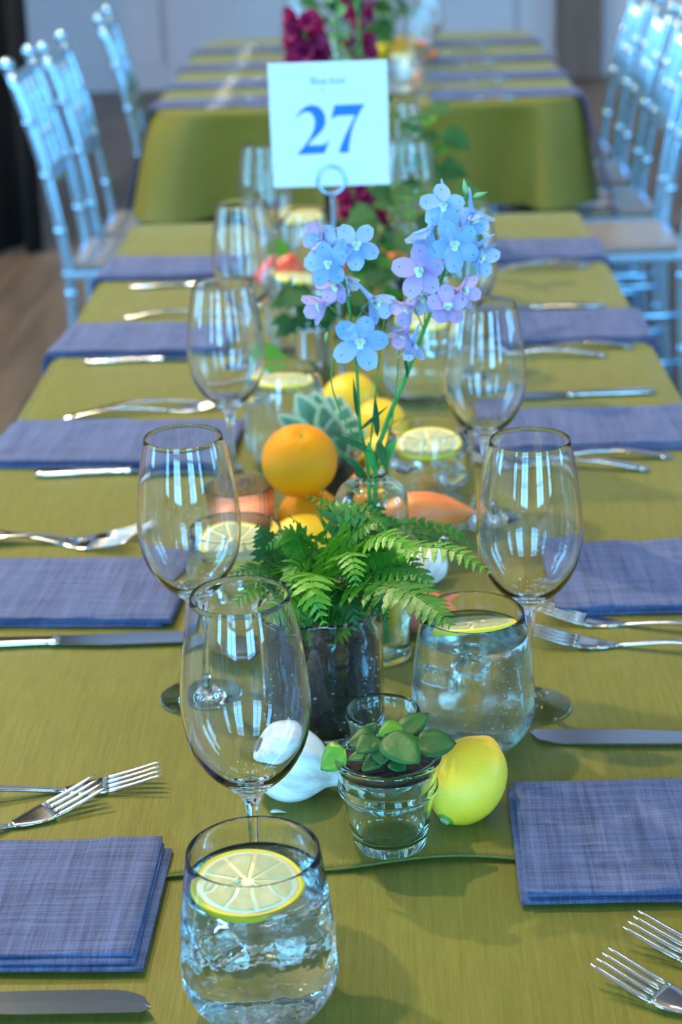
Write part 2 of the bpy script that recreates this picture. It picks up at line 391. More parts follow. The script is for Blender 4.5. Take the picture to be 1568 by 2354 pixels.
# second length of cloth laid over the near table, hemmed edge towards the camera
def overlay():
    x0, x1 = -.436, .349
    def hemy(x): return 1.033+.004*sin(x*16+1.3)+.0035*sin(x*37)+ (x+.04)*.03
    def fn(u, v):
        x = x0+u*(x1-x0); h = hemy(x); y = h+(3.19-h)*v
        z = T+.0006+.0011*max(0, noise.noise(Vector((x*14, y*5, 3))))*min(1, v*12)
        lift = .0022*max(0, sin(x*24+1))*math.exp(-((y-h)/.02)**2); z += lift
        # a lying crease ridge across the cloth
        z += .0018*math.exp(-((y-1.325-.01*x)/.006)**2)*(1 if x < -.05 else .2)+.0022*math.exp(-((x-.16-(y-1.25)*.5)/.012)**2)*math.exp(-((y-1.22)/.05)**2)+.0016*math.exp(-((x-.07+(y-1.07)*1.2)/.008)**2)*math.exp(-((y-1.08)/.03)**2)+.0015*math.exp(-((y-2.30)/.01)**2)
        return Vector((x, y, z))
    m = MB().grid(70, 150, fn)
    # long sides turn down over the table edge
    for sx, xs in ((-1, x0), (1, x1)):
        def fs(u, v, sx=sx, xs=xs):
            y = hemy(xs)+(3.19-hemy(xs))*u; a = min(1, v*5)*pi/2
            d = max(0, v-.2)/.8*.24
            return Vector((xs+sx*(.014*sin(a)+.018*d/.24*(1+.8*sin(y*26+sx))), y, T+.0006-.014*(1-cos(a))-d))
        m.grid(90, 10, fs if sx < 0 else fs)
    m.grid(40, 8, lambda u, v: Vector((x0+u*(x1-x0), 3.19+.012*sin(min(1, v*4)*pi/2)+.012*v*(1+sin(u*40)), T+.0006-.012*(1-cos(min(1, v*4)*pi/2))-max(0, v-.25)/.75*.26)))
    o = m.build('table_runner', M['cloth'], solid=.0006)
    tag(o, 'olive green satin cloth with a stitched hem laid over the first', 'tablecloth')
    MB().tube([Vector((x, hemy(x)-.0002, T+.0012+.0022*max(0, sin(x*24+1)))) for x in [x0+i*(x1-x0)/80 for i in range(81)]], .0010, 6).build('hem', M['hem'], o)
overlay()
TT = T+.0012

# ---------------------------------------------------------------- napkins
def napkin(name, xa, xb, ya, yb, rz, z, label, group, over=None, hang=.10, layers=3, seed=0, curl=0, slope=.02):
    """folded strip of linen; xa..xb along the table width, over = x of the table edge past which it hangs"""
    m = MB(); th = .0030
    cx, cy = (xa+xb)/2, (ya+yb)/2; rnd = random.Random(seed)
    for L in range(layers):
        ins = L*.003; dx = rnd.uniform(-.003, .003)+(.006 if L == 0 else 0)*rnd.choice((-1, 1)); dy = rnd.uniform(-.003, .002)
        x0, x1, y0, y1 = xa+dx, xb+dx, ya+ins*.3+dy, yb-ins*.4+dy
        z0 = z+.0004+L*(th+.0003)
        NU = 36; NV = 18
        # closed cross section along v (folded edges rounded), swept along x
        sec = []
        hw = (y1-y0)/2; r = th/2
        for k in range(7): a = -pi/2-pi*k/6; sec.append((-hw+r+r*cos(a), r+r*sin(a)))
        for k in range(1, 8): sec.append((-hw+r+(2*hw-2*r)*k/8, th))
        for k in range(7): a = pi/2-pi*k/6; sec.append((hw-r+r*cos(a), r+r*sin(a)))
        for k in range(1, 8): sec.append((hw-r-(2*hw-2*r)*k/8, 0))
        n = len(sec); vs = []; fs = []
        xl = [x0+(x1-x0)*i/NU for i in range(NU+1)]
        for x in xl:
            for (sy, sz) in sec:
                y = (y0+y1)/2+sy; top = sz > th*.4
                b = (.0022*(1-L*.1) if L == layers-1 else .0009)*noise.noise(Vector((x*13, y*15, seed+L*3.1)))+(.002*noise.noise(Vector((x*40, y*30, seed))) if L == layers-1 else 0)
                zz = z0+sz+(max(b, -.0006) if top else max(0, b*.4)); yy = y+.0018*noise.noise(Vector((x*16, sz*200, seed+7+L)))
                xx = x
                if curl and L == layers-1: zz += curl*max(0, 1-(yy-y0)/.03)*0
                p = Vector((xx, yy, zz))
                if over is not None:
                    sgn = 1 if over > 0 else -1; e = (xx-over)*sgn
                    if e > 0:
                        rad = .010+(zz-z); arc = rad*pi/2
                        if e < arc: p = Vector((over+sgn*rad*sin(e/rad), yy, z-.010+rad*cos(e/rad)))
                        else: p = Vector((over+sgn*(rad+slope*(e-arc)), yy, z-.010-(e-arc)))
                vs.append(p)
        for i in range(NU):
            for k in range(n):
                k2 = (k+1) % n; fs.append((i*n+k, i*n+k2, (i+1)*n+k2, (i+1)*n+k))
        fs += [tuple(range(n))[::-1], tuple(NU*n+k for k in range(n))]
        m.add(vs, fs)
    c = Vector((cx, cy, z))
    m.apply(Matrix.Translation(-c))
    o = m.build(name, M['linen']); o.location = c; o.rotation_euler.z = R(rz)
    tag(o, label, 'napkin', group); return o
ordn = ['first', 'second', 'third', 'fourth', 'fifth', 'sixth']
NL = [(-.47, -.163, .926, 1.066, -1.5), (-.42, -.186, 1.437, 1.583, -4), (-.52, -.168, 1.862, 2.012, -4.5), (-.50, -.205, 2.312, 2.462, -4.5), (-.49, -.215, 2.750, 2.885, -3.5)]
NR = [(.084, .40, .983, 1.131, -.8), (.145, .44, 1.430, 1.585, 0), (.102, .43, 1.868, 2.005, -.6), (.150, .42, 2.306, 2.462, -1), (.165, .40, 2.790, 2.930, -1)]
for i, (a, b, c, d, r) in enumerate(NL):
    napkin('napkin', a, b, c, d, r, TT, 'folded slate-blue linen napkin, %s from the front along the left table edge' % ordn[i], 'napkins on the near table', over=-.436 if i else None, seed=i)
for i, (a, b, c, d, r) in enumerate(NR):
    napkin('napkin', a, b, c, d, r, TT, 'folded slate-blue linen napkin, %s from the front along the right table edge' % ordn[i], 'napkins on the near table', over=.349, seed=i+20)
for i, y in enumerate((4.66, 5.02, 5.42, 5.86)):
    napkin('napkin', -.84 if i == 0 else -.60, -.20, y, y+.12, -1.5, T+.001, 'blue napkin on the table behind, %s from its front, left side' % ordn[i], 'napkins on the table behind', over=-.574, seed=40+i, layers=2, slope=.30)
    napkin('napkin', .14, .84 if i == 0 else .57, y, y+.12, -1.5, T+.001, 'blue napkin on the table behind, %s from its front, right side' % ordn[i], 'napkins on the table behind', over=.522, seed=50+i, layers=2, slope=.30)

# ---------------------------------------------------------------- cutlery (local: along +X towards tines / blade tip, z up)
def make_fork():
    root = empty('dinner_fork', (0, 0, 0))
    def zc(x):   # side profile
        if x < .13: return .0015+.0075*sin(pi*min(1, x/.13))**1.2
        t = (x-.13)/.075; return .0012+.019*max(0, t-.25)**1.5*.9 + .0*t
    def loft(xs, wf, tf, name):
        m = MB(); n = 10; vs = []; fs = []
        for x in xs:
            for k in range(n):
                a = 2*pi*k/n; ca, sa = cos(a), sin(a)
                vs.append((x, wf(x)*math.copysign(abs(ca)**.7, ca), zc(x)+tf(x)*sa))
        for i in range(len(xs)-1):
            for k in range(n): k2 = (k+1) % n; fs.append((i*n+k, (i+1)*n+k, (i+1)*n+k2, i*n+k2))
        fs += [tuple(range(n)), tuple((len(xs)-1)*n+k for k in range(n))[::-1]]
        return m.add(vs, fs)
    def interp(x, tab):
        for (a, va), (b, vb) in zip(tab[:-1], tab[1:]):
            if x <= b: u = (x-a)/(b-a); u = u*u*(3-2*u); return va+(vb-va)*u
        return tab[-1][1]
    wt = [(0, .004), (.006, .0075), (.05, .0060), (.10, .0033), (.128, .0030), (.145, .0095), (.155, .0122), (.164, .0125)]
    tt = [(0, .0008), (.006, .0015), (.06, .0016), (.11, .0018), (.13, .0016), (.15, .0010), (.164, .0009)]
    xs = [0, .002, .006, .015]+[.015+.013*i for i in range(1, 9)]+[.124, .130]
    loft(xs, lambda x: interp(x, wt), lambda x: interp(x, tt), '').build('handle', M['steel'], root)
    xs = [.130, .135, .140, .145, .150, .155, .160, .163]
    loft(xs, lambda x: interp(x, wt), lambda x: interp(x, tt), '').build('head', M['steel'], root)
    tm = MB()
    tm.tube([(x, 0, zc(x)) for x in [.161+.0048*i for i in range(10)]], [.0014, .0022, .0024, .0024, .0023, .0022, .0020, .0018, .0015, .0008], 8, .5)
    t0 = tm.build('tine', M['steel'], root); t0.location.y = -.0102
    for k in range(1, 4):
        t = t0.copy(); COL.objects.link(t); t.location.y = -.0102+.0068*k
    return root
def make_knife():
    root = empty('dinner_knife', (0, 0, 0))
    m = MB()
    hx = [0, .003, .01, .05, .085, .098, .104, .108]; hw = [.005, .0092, .0104, .0088, .0072, .0070, .0086, .0080]; ht = [.0012, .0022, .0028, .0032, .0030, .0028, .0034, .0022]
    n = 10; vs = []; fs = []
    for x, w, t in zip(hx, hw, ht):
        for k in range(n):
            a = 2*pi*k/n; vs.append((x, w*math.copysign(abs(cos(a))**.7, cos(a)), .0036+t*sin(a)))
    for i in range(len(hx)-1):
        for k in range(n): k2 = (k+1) % n; fs.append((i*n+k, (i+1)*n+k, (i+1)*n+k2, i*n+k2))
    fs += [tuple(range(n)), tuple((len(hx)-1)*n+k for k in range(n))[::-1]]
    m.add(vs, fs).build('handle', M['steel'], root)
    b = MB(); N = 22; vs = []; fs = []
    for i in range(N+1):
        t = i/N; x = .106+.124*t
        top = .0085+.0014*sin(t*pi)      # spine side
        low = -.0080-.0045*min(1, t*3.0)
        if t > .78:
            q = (t-.78)/.22; top = top-.0165*(1-math.sqrt(max(0, 1-q*q)))
            if t > .95: low = low+.0036*(1-math.sqrt(max(0, 1-((t-.95)/.05)**2)))
            low = min(low, top-.0004)
        vs += [(x, top, .0042), (x, (top+low)/2, .0042), (x, low, .0041), (x, low, .0036), (x, (top+low)/2, .0030), (x, top, .0030)]
    for i in range(N):
        for k in range(6): k2 = (k+1) % 6; fs.append((i*6+k, i*6+k2, (i+1)*6+k2, (i+1)*6+k))
    fs += [tuple(range(6))[::-1], tuple(N*6+k for k in range(6))]
    b.add(vs, fs).build('blade', M['blade'], root, smooth=False)
    return root
FORK = make_fork(); KNIFE = make_knife(); used = {}
def place(proto, key, tip, tail, length, label, cat, group, z=TT, lift=0, roll=0):
    """tip, tail: table points (x, y); the piece is laid from tail towards tip, its tip at tip"""
    tip = Vector((tip[0], tip[1], 0)); tail = Vector((tail[0], tail[1], 0)); d = (tip-tail).normalized()
    o = proto if key not in used else copy_tree(proto)
    used[key] = 1
    base = tip-d*length
    o.location = (base.x, base.y, z); o.rotation_mode = 'XYZ'; o.rotation_euler = (roll, -lift, math.atan2(d.y, d.x))
    tag(o, label, cat, group); return o
FL = .2046; KL = .230
def fork(tip, tail, label, group='forks on the near table', **k): return place(FORK, 'f', tip, tail, FL, label, 'fork', group, **k)
def knife(tip, tail, label, group='knives on the near table', **k): return place(KNIFE, 'k', tip, tail, KL, label, 'knife', group, **k)
# tip then a point on the handle, on the table
fork((-.170, 1.155), (-.289, 1.137), 'steel fork with raised tines, upper of the pair beside the front left napkin')
fork((-.212, 1.137), (-.290, 1.082), 'steel fork crossing under its twin beside the front left napkin', z=TT+.0008)
knife((-.147, .888), (-.240, .888), 'steel dinner knife with rounded blade lying in front of the front left napkin')
fork((.144, .950), (.20, .910), 'steel fork, upper of the pair in front of the front right napkin')
fork((.120, .912), (.17, .873), 'steel fork, lower of the pair in front of the front right napkin')
knife((.104, 1.204), (.217, 1.198), 'steel dinner knife lying behind the front right napkin')
fork((.130, 1.432), (.250, 1.395), 'steel fork, its tines raised, resting by the foot of the right wine glass')
fork((.118, 1.383), (.245, 1.355), 'steel fork, lower of the crossed pair behind the right wine glass', z=TT+.0008)
knife((-.164, 1.404), (-.338, 1.400), 'steel dinner knife lying in front of the second left napkin')
fork((-.235, 1.652), (-.384, 1.640), 'steel fork touching the left wine glass behind the second left napkin')
fork((-.250, 1.618), (-.40, 1.652), 'steel fork lying askew behind the second left napkin')
knife((-.155, 1.845), (-.392, 1.842), 'steel dinner knife lying in front of the third left napkin')
knife((.100, 2.07), (.335, 2.084), 'steel dinner knife lying behind the third right napkin')
fork((.110, 1.862), (.31, 1.843), 'steel fork, upper of the pair in front of the third right napkin')
fork((.082, 1.845), (.264, 1.808), 'steel fork, lower of the pair in front of the third right napkin', z=TT+.0006)
fork((-.185, 2.075), (-.383, 2.045), 'steel fork lying behind the third left napkin')
fork((-.150, 2.105), (-.349, 2.073), 'second steel fork behind the third left napkin')
fork((.130, 2.292), (.314, 2.287), 'steel fork, upper of the pair in front of the fourth right napkin')
fork((.090, 2.275), (.264, 2.250), 'steel fork, lower of the pair in front of the fourth right napkin', z=TT+.0006)
knife((.092, 2.506), (.321, 2.503), 'steel dinner knife lying behind the fourth right napkin')
knife((-.168, 2.292), (-.397, 2.289), 'steel dinner knife lying in front of the fourth left napkin')
fork((.130, 2.778), (.316, 2.770), 'steel fork lying in front of the fifth right napkin')
fork((.120, 2.755), (.300, 2.748), 'second steel fork in front of the fifth right napkin')
knife((-.160, 2.712), (-.388, 2.706), 'steel dinner knife lying in front of the fifth left napkin')
fork((-.170, 2.54), (-.36, 2.52), 'steel fork lying behind the fourth left napkin')
for i, y in enumerate((4.66, 5.02, 5.42, 5.86)):
    fork((.14, y+.20 if i < 3 else y-.06), (.36, y+.20 if i < 3 else y-.06), 'fork on the table behind, right side, %s place from its front' % ordn[i], 'cutlery on the table behind', z=T+.001)
    knife((.13, y-.022), (.37, y-.020), 'knife on the table behind, right side, %s place from its front' % ordn[i], 'cutlery on the table behind', z=T+.001)
    knife((-.20, y+.17), (-.44, y+.17), 'knife on the table behind, left side, %s place from its front' % ordn[i], 'cutlery on the table behind', z=T+.001)
    fork((-.24, y-.022), (-.45, y-.022), 'fork on the table behind, left side, %s place from its front' % ordn[i], 'cutlery on the table behind', z=T+.001)

# ---------------------------------------------------------------- glasses
def make_wine_glass():
    root = empty('wine_glass', (0, 0, 0)); n = 72
    foot = [(0, .0)]+[(.012, .0), (.0305, .0), (.0325, .0004), (.0333, .0011), (.0328, .0018), (.030, .0024), (.022, .0036), (.013, .0056), (.0072, .0095), (.0048, .0155), (.0040, .024)]
    stem = [(.0040, .024), (.0034, .036), (.0032, .050), (.0033, .062), (.0038, .072), (.0050, .080)]
    outer = smoothprof([(.0050, .080), (.0080, .0868), (.0160, .0945), (.0275, .1065), (.0365, .1235), (.0402, .1440), (.0400, .1620), (.0376, .1830), (.0343, .2030), (.0302, .2220)], 5)
    inner = smoothprof([(.0291, .2220), (.0332, .2030), (.0366, .1830), (.0390, .1620), (.0391, .1440), (.0352, .1245), (.0262, .1088), (.0150, .0985), (.0060, .0945), (0, .0938)], 5)
    rim = [(.02965+.00055*cos(a), .2220+.00055*sin(a)) for a in [pi*k/8 for k in range(1, 8)]]
    MB().lathe(outer+rim+inner, n).build('bowl', M['glass'], root)
    MB().lathe(smoothprof(stem, 3), n).build('stem', M['glass'], root)
    MB().lathe(foot, n).build('foot', M['glass'], root)
    return root
WG = make_wine_glass()
WGS = [((-.090, .985), 'empty wine glass standing behind the water tumbler with a lemon slice on top'),
       ((-.154, 1.292), 'empty wine glass between the second left napkin and the fern'),
       ((.108, 1.262), 'empty wine glass between the fizzy tumbler and the crossed forks'),
       ((-.162, 1.787), 'empty wine glass at the corner of the third left napkin'),
       ((.099, 1.672), 'empty wine glass behind the blue delphinium flowers'),
       ((-.171, 2.211), 'blurred empty wine glass left of the red vegetables'),
       ((.104, 2.160), 'blurred empty wine glass right of the delphinium tips'),
       ((-.168, 2.66), 'blurred wine glass farthest back on the left of the near table'),
       ((.045, 2.66), 'blurred wine glass just right of the numbered card'),
       ((.040, 3.06), 'blurred wine glass farthest back on the right of the near table'),
       ((-.21, 4.95), 'wine glass at the front left of the table behind'), ((-.22, 5.35), 'wine glass at the middle left of the table behind'), ((-.22, 5.78), 'wine glass at the back left of the table behind'),
       ((.12, 4.80), 'wine glass at the front right of the table behind'), ((.16, 5.25), 'wine glass at the middle right of the table behind'), ((.17, 5.70), 'wine glass at the back right of the table behind')]
for i, ((x, y), lb) in enumerate(WGS):
    o = WG if i == 0 else copy_tree(WG); o.location = (x, y, TT if y < 4 else T+.001); o.rotation_euler.z = i*.7
    tag(o, lb, 'wine glass', 'wine glasses')

def slice_mesh(root, name='lemon_slice', r=.0325, th=.005):
    """lemon slice lying flat, parts: rind, pith, segments, seeds"""
    s = empty(name, (0, 0, 0)) if root is None else root
    MB().lathe([(r-.0012, 0), (r, th*.3), (r, th*.7), (r-.0012, th), (r-.003, th), (r-.003, 0), (r-.0012, 0)], 48).build('rind', M['rind'], s)
    MB().lathe([(0, .0004), (r-.0029, .0004), (r-.0029, th-.0003), (0, th-.0003)], 48).build('pith', M['pith'], s)
    sm = MB(); h = 2*pi/9; ro = r-.0065; pts = [(.0025, 0)]
    g = .0007
    vs = [(.0035, 0)]+[((ro)*cos(a), (ro)*sin(a)) for a in [(-h/2+.05)+(h-.10)*k/6 for k in range(7)]]
    v3 = [(x, y, th-.0004) for x, y in vs]+[(x*.97+.0005, y*.95, th+.0006) for x, y in vs]
    nn = len(vs)
    fs = [tuple(range(nn))[::-1], tuple(range(nn, 2*nn))]+[(k, (k+1) % nn, nn+(k+1) % nn, nn+k) for k in range(nn)]
    sm.add(v3, fs); s0 = sm.build('segment', M['flesh'], s, smooth=False)
    for k in range(1, 9):
        c = s0.copy(); COL.objects.link(c); c.rotation_euler.z = k*h
    for (x, y) in ((.004, -.006), (-.006, -.002)):
        MB().lathe([(0, -.004), (.0014, -.002), (.0017, .0005), (0, .004)], 8).apply(Matrix.Translation((x, y, th+.001)) @ Matrix.Rotation(1.4, 4, 'X')).build('seed', M['seed'], s)
    return s
SLICE = [None]
def tumbler_profiles(H=.108, rr=.0385, rm=.046, rb=.030):
    outer = smoothprof([(0, .0), (rb*.55, .0), (rb*.92, .0006), (rb*1.22, .0075), (rm*.985, .0230), (rm, .0380), (rm*.975, .0580), (rm*.92, .0800), (rr, H)], 5)
    inner = smoothprof([(rr-.0015, H), (rm*.92-.0016, .0800), (rm*.975-.0018, .0580), (rm-.0020, .0380), (rm*.985-.0030, .0240), (rb*1.10, .0125), (rb*.6, .0098), (0, .0095)], 5)
    return outer, inner
def r_at(prof, z):
    best = None
    for (r1, z1), (r2, z2) in zip(prof[:-1], prof[1:]):
        if (z1-z)*(z2-z) <= 0 and z1 != z2: return r1+(r2-r1)*(z-z1)/(z2-z1)
    return prof[-1][0]
def make_tumbler(wmat, level=.090, ice=0, seed=1, bubbles=0):
    root = empty('water_tumbler', (0, 0, 0)); o, i = tumbler_profiles()
    MB().lathe(o+[(.03775+.00075*cos(a), .108+.00075*sin(a)) for a in [pi*k/8 for k in range(1, 8)]]+i, 72).build('tumbler_glass', M['glass'], root)
    up = [p for p in reversed(i) if p[1] < level]; g = .00025
    rl = r_at(i, level)
    prof = [(p[0]+g if p[0] > 0 else 0, p[1]-g) for p in up]+[(rl+g, level), (rl-.0008, level-.0006), (rl*.5, level-.0009), (0, level-.001)]
    MB().lathe(prof, 64).build('water', wmat, root)
    rnd = random.Random(seed)
    for k in range(ice):
        m = MB(); s = .010
        m.box(-s, s, -s, s, -s*.8, s*.8)
        a = 2*pi*k/max(1, ice)+rnd.random()
        m.apply(Matrix.Translation((.021*cos(a), .021*sin(a), level-.016-.016*(k % 2))) @ Matrix.Rotation(rnd.uniform(0, 3), 4, 'Z') @ Matrix.Rotation(rnd.uniform(-.5, .5), 4, 'X'))
        m.build('ice_cube', M['ice'], root, bevel=.003)
    if bubbles:
        m = MB()
        for k in range(bubbles):
            z = .014+(level-.02)*rnd.random(); r = r_at(i, z)-.0012-.004*rnd.random()**2; a = rnd.gauss(-1.45, .35) if k % 3 else rnd.uniform(0, 6.28)
            c = Vector((r*cos(a), r*sin(a), z)); q = rnd.uniform(.0003, .0009)
            m.add([c+Vector(d)*q for d in ((1,0,0),(-1,0,0),(0,1,0),(0,-1,0),(0,0,1),(0,0,-1))], [(0,2,4),(2,1,4),(1,3,4),(3,0,4),(2,0,5),(1,2,5),(3,1,5),(0,3,5)])
        b = m.build('bubbles', M['card'], root); b['kind'] = 'stuff'
    return root
TCLEAR = make_tumbler(M['water'], .090, 2, 3)
TFIZZ = make_tumbler(M['fizz'], .093, 3, 5, 150)
usedt = {}
def tumbler(kind, x, y, label, slice_pose=None, rz=0):
    proto = TFIZZ if kind == 'fizz' else TCLEAR
    o = proto if kind not in usedt else copy_tree(proto); usedt[kind] = 1
    o.location = (x, y, TT if y < 4 else T+.001); o.rotation_euler.z = rz
    tag(o, label, 'tumbler', 'water tumblers')
    if slice_pose:
        sx, sy, sz, rx, ry, lab = slice_pose
        if SLICE[0] is None: SLICE[0] = s = slice_mesh(None)
        else: s = copy_tree(SLICE[0])
        s.location = (x+sx, y+sy, TT+sz); s.rotation_euler = (rx, ry, .3+x*7)
        tag(s, lab, 'lemon slice', 'lemon slices in the tumblers')
tumbler('clear', -.0815, .881, 'clear water tumbler at the very front with a lemon slice floating', (-.0035, -.0055, .0868, .06, .05, 'lemon slice floating in the tumbler at the very front'), 0)
tumbler('fizz', .061, 1.205, 'tumbler of fizzy water between the fern and the right wine glass', (.002, .004, .0915, -.28, .16, 'lemon slice tilted in the fizzy tumbler beside the fern'), .4)
tumbler('fizz', -.127, 1.388, 'water tumbler standing behind the fern seen through the wine glass', (0, .002, .090, .15, .2, 'lemon slice in the tumbler behind the fern'), 1.4)
tumbler('fizz', -.108, 1.862, 'water tumbler with lemon slice behind the large orange', (0, .002, .091, -.06, .0, 'pale lemon slice floating in the tumbler behind the large orange'), 2.2)
tumbler('fizz', .042, 1.645, 'water tumbler with lemon slice behind the bud vase', (0, -.004, .090, .12, -.1, 'lemon slice floating in the tumbler behind the bud vase'), 3)
tumbler('fizz', .047, 2.085, 'blurred water tumbler behind the right delphinium stem', (0, 0, .094, .1, .1, 'lemon slice in the tumbler behind the right delphinium stem'), 4)
tumbler('fizz', -.110, 2.330, 'blurred pale tumbler standing behind the ivy leaves', (0, 0, .094, -.1, .1, 'lemon slice in the tumbler behind the ivy leaves'), 5)
tumbler('fizz', -.118, 2.730, 'blurred tumbler with lemon slice behind the red vegetables', (0, 0, .095, .1, .0, 'lemon slice in the tumbler behind the red vegetables'), 1)
tumbler('fizz', .075, 4.78, 'tumbler at the front of the table behind', (0, 0, .094, .1, .1, 'lemon slice in the tumbler at the front of the table behind'), 2)
tumbler('fizz', -.12, 5.15, 'tumbler on the left middle of the table behind', None, 2)

# small pressed glass pot with a leafy plant
def glass_pot(name, x, y, ro, rb, H, wall, base, m, label, cat, ring=None, lipw=.0015):
    root = empty(name, (x, y, TT))
    prof = [(0, 0), (rb-.003, 0), (rb, .002)]
    N = 10
    for k in range(1, N+1):
        t = k/N; z = .002+(H-.006-.002)*t; r = rb+(ro-rb)*t
        if ring and abs(z-ring) < H/N*.6:
            prof += [(r, z-.003), (r+.0022, z-.0015), (r+.0022, z+.0015), (r+.0005, z+.0035)]
        else: prof.append((r, z))
    prof += [(ro+lipw, H-.004), (ro+lipw+.0004, H-.002), (ro+lipw*.5, H), (ro-wall*.6, H), (ro-wall, H-.003)]
    for k in range(1, 8):
        t = k/8; z = H-.004+(base-(H-.004))*t; r = ro-wall+(rb-ro)*(t)*((H-base)/H); prof.append((r, z))
    prof += [(rb-wall-.001, base+.001), (rb-wall-.004, base), (0, base)]
    MB().lathe(prof, 56).build('glass_wall', m, root); tag(root, label, cat); return root
def soil(root, r0, r1, z0, z1, perl=0, seed=0):
    def fn(a, z): return 1+.012*noise.noise(Vector((cos(a)*6, sin(a)*6, z*200)))
    m = MB(); prof = [(0, z0), (r0, z0)]+[(r0+(r1-r0)*k/6, z0+(z1-z0)*k/6) for k in range(1, 7)]+[(r1*.7, z1+.0015), (r1*.35, z1+.002), (0, z1+.0025)]
    m.lathe(prof, 48, rfun=fn); m.build('soil', M['soil'], root)
    if perl:
        rnd = random.Random(seed); m = MB()
        for k in range(perl):
            z = z0+(z1-z0)*rnd.random(); a = rnd.uniform(0, 6.28); r = r0+(r1-r0)*(z-z0)/(z1-z0)+.0002; c = Vector((r*cos(a), r*sin(a), z)); q = rnd.uniform(.0004, .0014)
            d = [Vector((rnd.uniform(.6, 1.2)*x, rnd.uniform(.6, 1.2)*y, rnd.uniform(.6, 1.2)*zz))*q for x, y, zz in ((1,0,0),(-1,0,0),(0,1,0),(0,-1,0),(0,0,1),(0,0,-1))]
            m.add([c+e for e in d], [(0,2,4),(2,1,4),(1,3,4),(3,0,4),(2,0,5),(1,2,5),(3,1,5),(0,3,5)])
        b = m.build('perlite', M['perlite'], root); b['kind'] = 'stuff'
def leaf_mb(L, Wd, curl=.2, fold=.15, tip=1.0, n=8, base=.0, notch=0, wave=0):
    """leaf along +X, width in Y"""
    m = MB(); vs = []; fs = []
    for i in range(n+1):
        t = i/n; w = Wd*(sin(pi*min(1, t**.75*1.0))**.75)*(1 if t < .5 else 1-(t-.5)*.35*tip) if 0 < t < 1 else 0.0003
        x = L*t; z = -curl*L*t*t
        for j in (-1, -.5, 0, .5, 1):
            vs.append((x-notch*abs(j)*(.4-t if t < .4 else 0)*L, w*j/2, z+fold*w*abs(j)*.5+wave*Wd*sin(t*9+j*2)*abs(j)))
    for i in range(n):
        for j in range(4): a = i*5+j; fs.append((a, a+5, a+6, a+1))
    return m.add(vs, fs)
def orient(d, up=(0, 0, 1)):
    x = Vector(d).normalized(); u = Vector(up); y = u.cross(x)
    if y.length < 1e-4: y = Vector((0, 1, 0)).cross(x)
    y.normalize(); z = x.cross(y)
    return Matrix(((x.x, y.x, z.x), (x.y, y.y, z.y), (x.z, y.z, z.z))).to_4x4()

pot = glass_pot('potted_plant', -.004, 1.064, .0350, .0250, .0700, .0030, .0075, M['thick'], 'small clear glass pot of round green leaves beside the lemon', 'potted plant', ring=.0470)
soil(pot, .0314, .0318, .0612, .0640)
def small_plant():
    c = Vector((-.004, 1.064, TT)); base = Vector((0, 0, .064))
    # (tip pixel point computed on its own depth, width, up tilt, material)
    L = [((-0.0492, 1.0550, 0.8146), (-0.0316, 1.0580, 0.8276), .019, 'leafbright'), ((-0.0107, 1.0850, 0.8332), (-0.0230, 1.0800, 0.8188), .012, 'leaf'),
         ((0.0248, 1.0900, 0.8376), (0.0035, 1.0750, 0.8265), .016, 'leaf'), ((0.0426, 1.0600, 0.8298), (0.0150, 1.0600, 0.8286), .021, 'leaf'),
         ((0.0166, 1.0300, 0.8319), (-0.0052, 1.0550, 0.8390), .023, 'leaf'), ((-0.0304, 1.0700, 0.8251), (-0.0092, 1.0750, 0.8251), .018, 'leaf'),
         ((-0.0082, 1.0400, 0.8251), (-0.0067, 1.0550, 0.8358), .016, 'leaf'), ((-0.0210, 1.0400, 0.8209), (-0.0070, 1.0500, 0.8271), .011, 'leaf'),
         ((-0.0308, 1.0500, 0.8244), (-0.0122, 1.0550, 0.8268), .009, 'leaf'), ((-0.0241, 1.0450, 0.8325), (-0.0090, 1.0600, 0.8348), .015, 'leaf'),
         ((0.0071, 1.0350, 0.8236), (-0.0013, 1.0450, 0.8264), .012, 'leaf'), ((-0.0095, 1.0600, 0.8371), (0.0066, 1.0700, 0.8379), .013, 'leafbright')]
    st = MB()
    for k, (tp, b, w, mt) in enumerate(L):
        tp = Vector(tp)-c; b = Vector(b)-c
        d = tp-b; up = Vector((0, -.55, 1)) if d.normalized().z < .8 else Vector((0, -1, .2))
        lf = leaf_mb(d.length, w*1.12, .06, .10, .2, wave=.03); lf.apply(Matrix.Translation(b) @ orient(d, up)).build('leaf', M[mt], pot, solid=.0005)
        st.tube(spline([(.006*cos(k), .006*sin(k), .064), ((b.x+.0)/2, b.y/2, .066+(b.z-.064)*.5), b], 6), .0007, 6)
    st.build('stem', M['rachis'], pot)
small_plant()
v = glass_pot('votive_glass', -.007, 1.150, .0258, .0215, .058, .0022, .006, M['thick'], 'empty small glass votive behind the potted plant', 'votive glass')
cyl = glass_pot('potted_fern', -.052, 1.238, .0465, .0465, .105, .0018, .0045, M['glass'], 'green fern growing in a clear glass cylinder of dark soil', 'potted fern', lipw=0)
soil(cyl, .0438, .0438, .0052, .070, 160, 4)

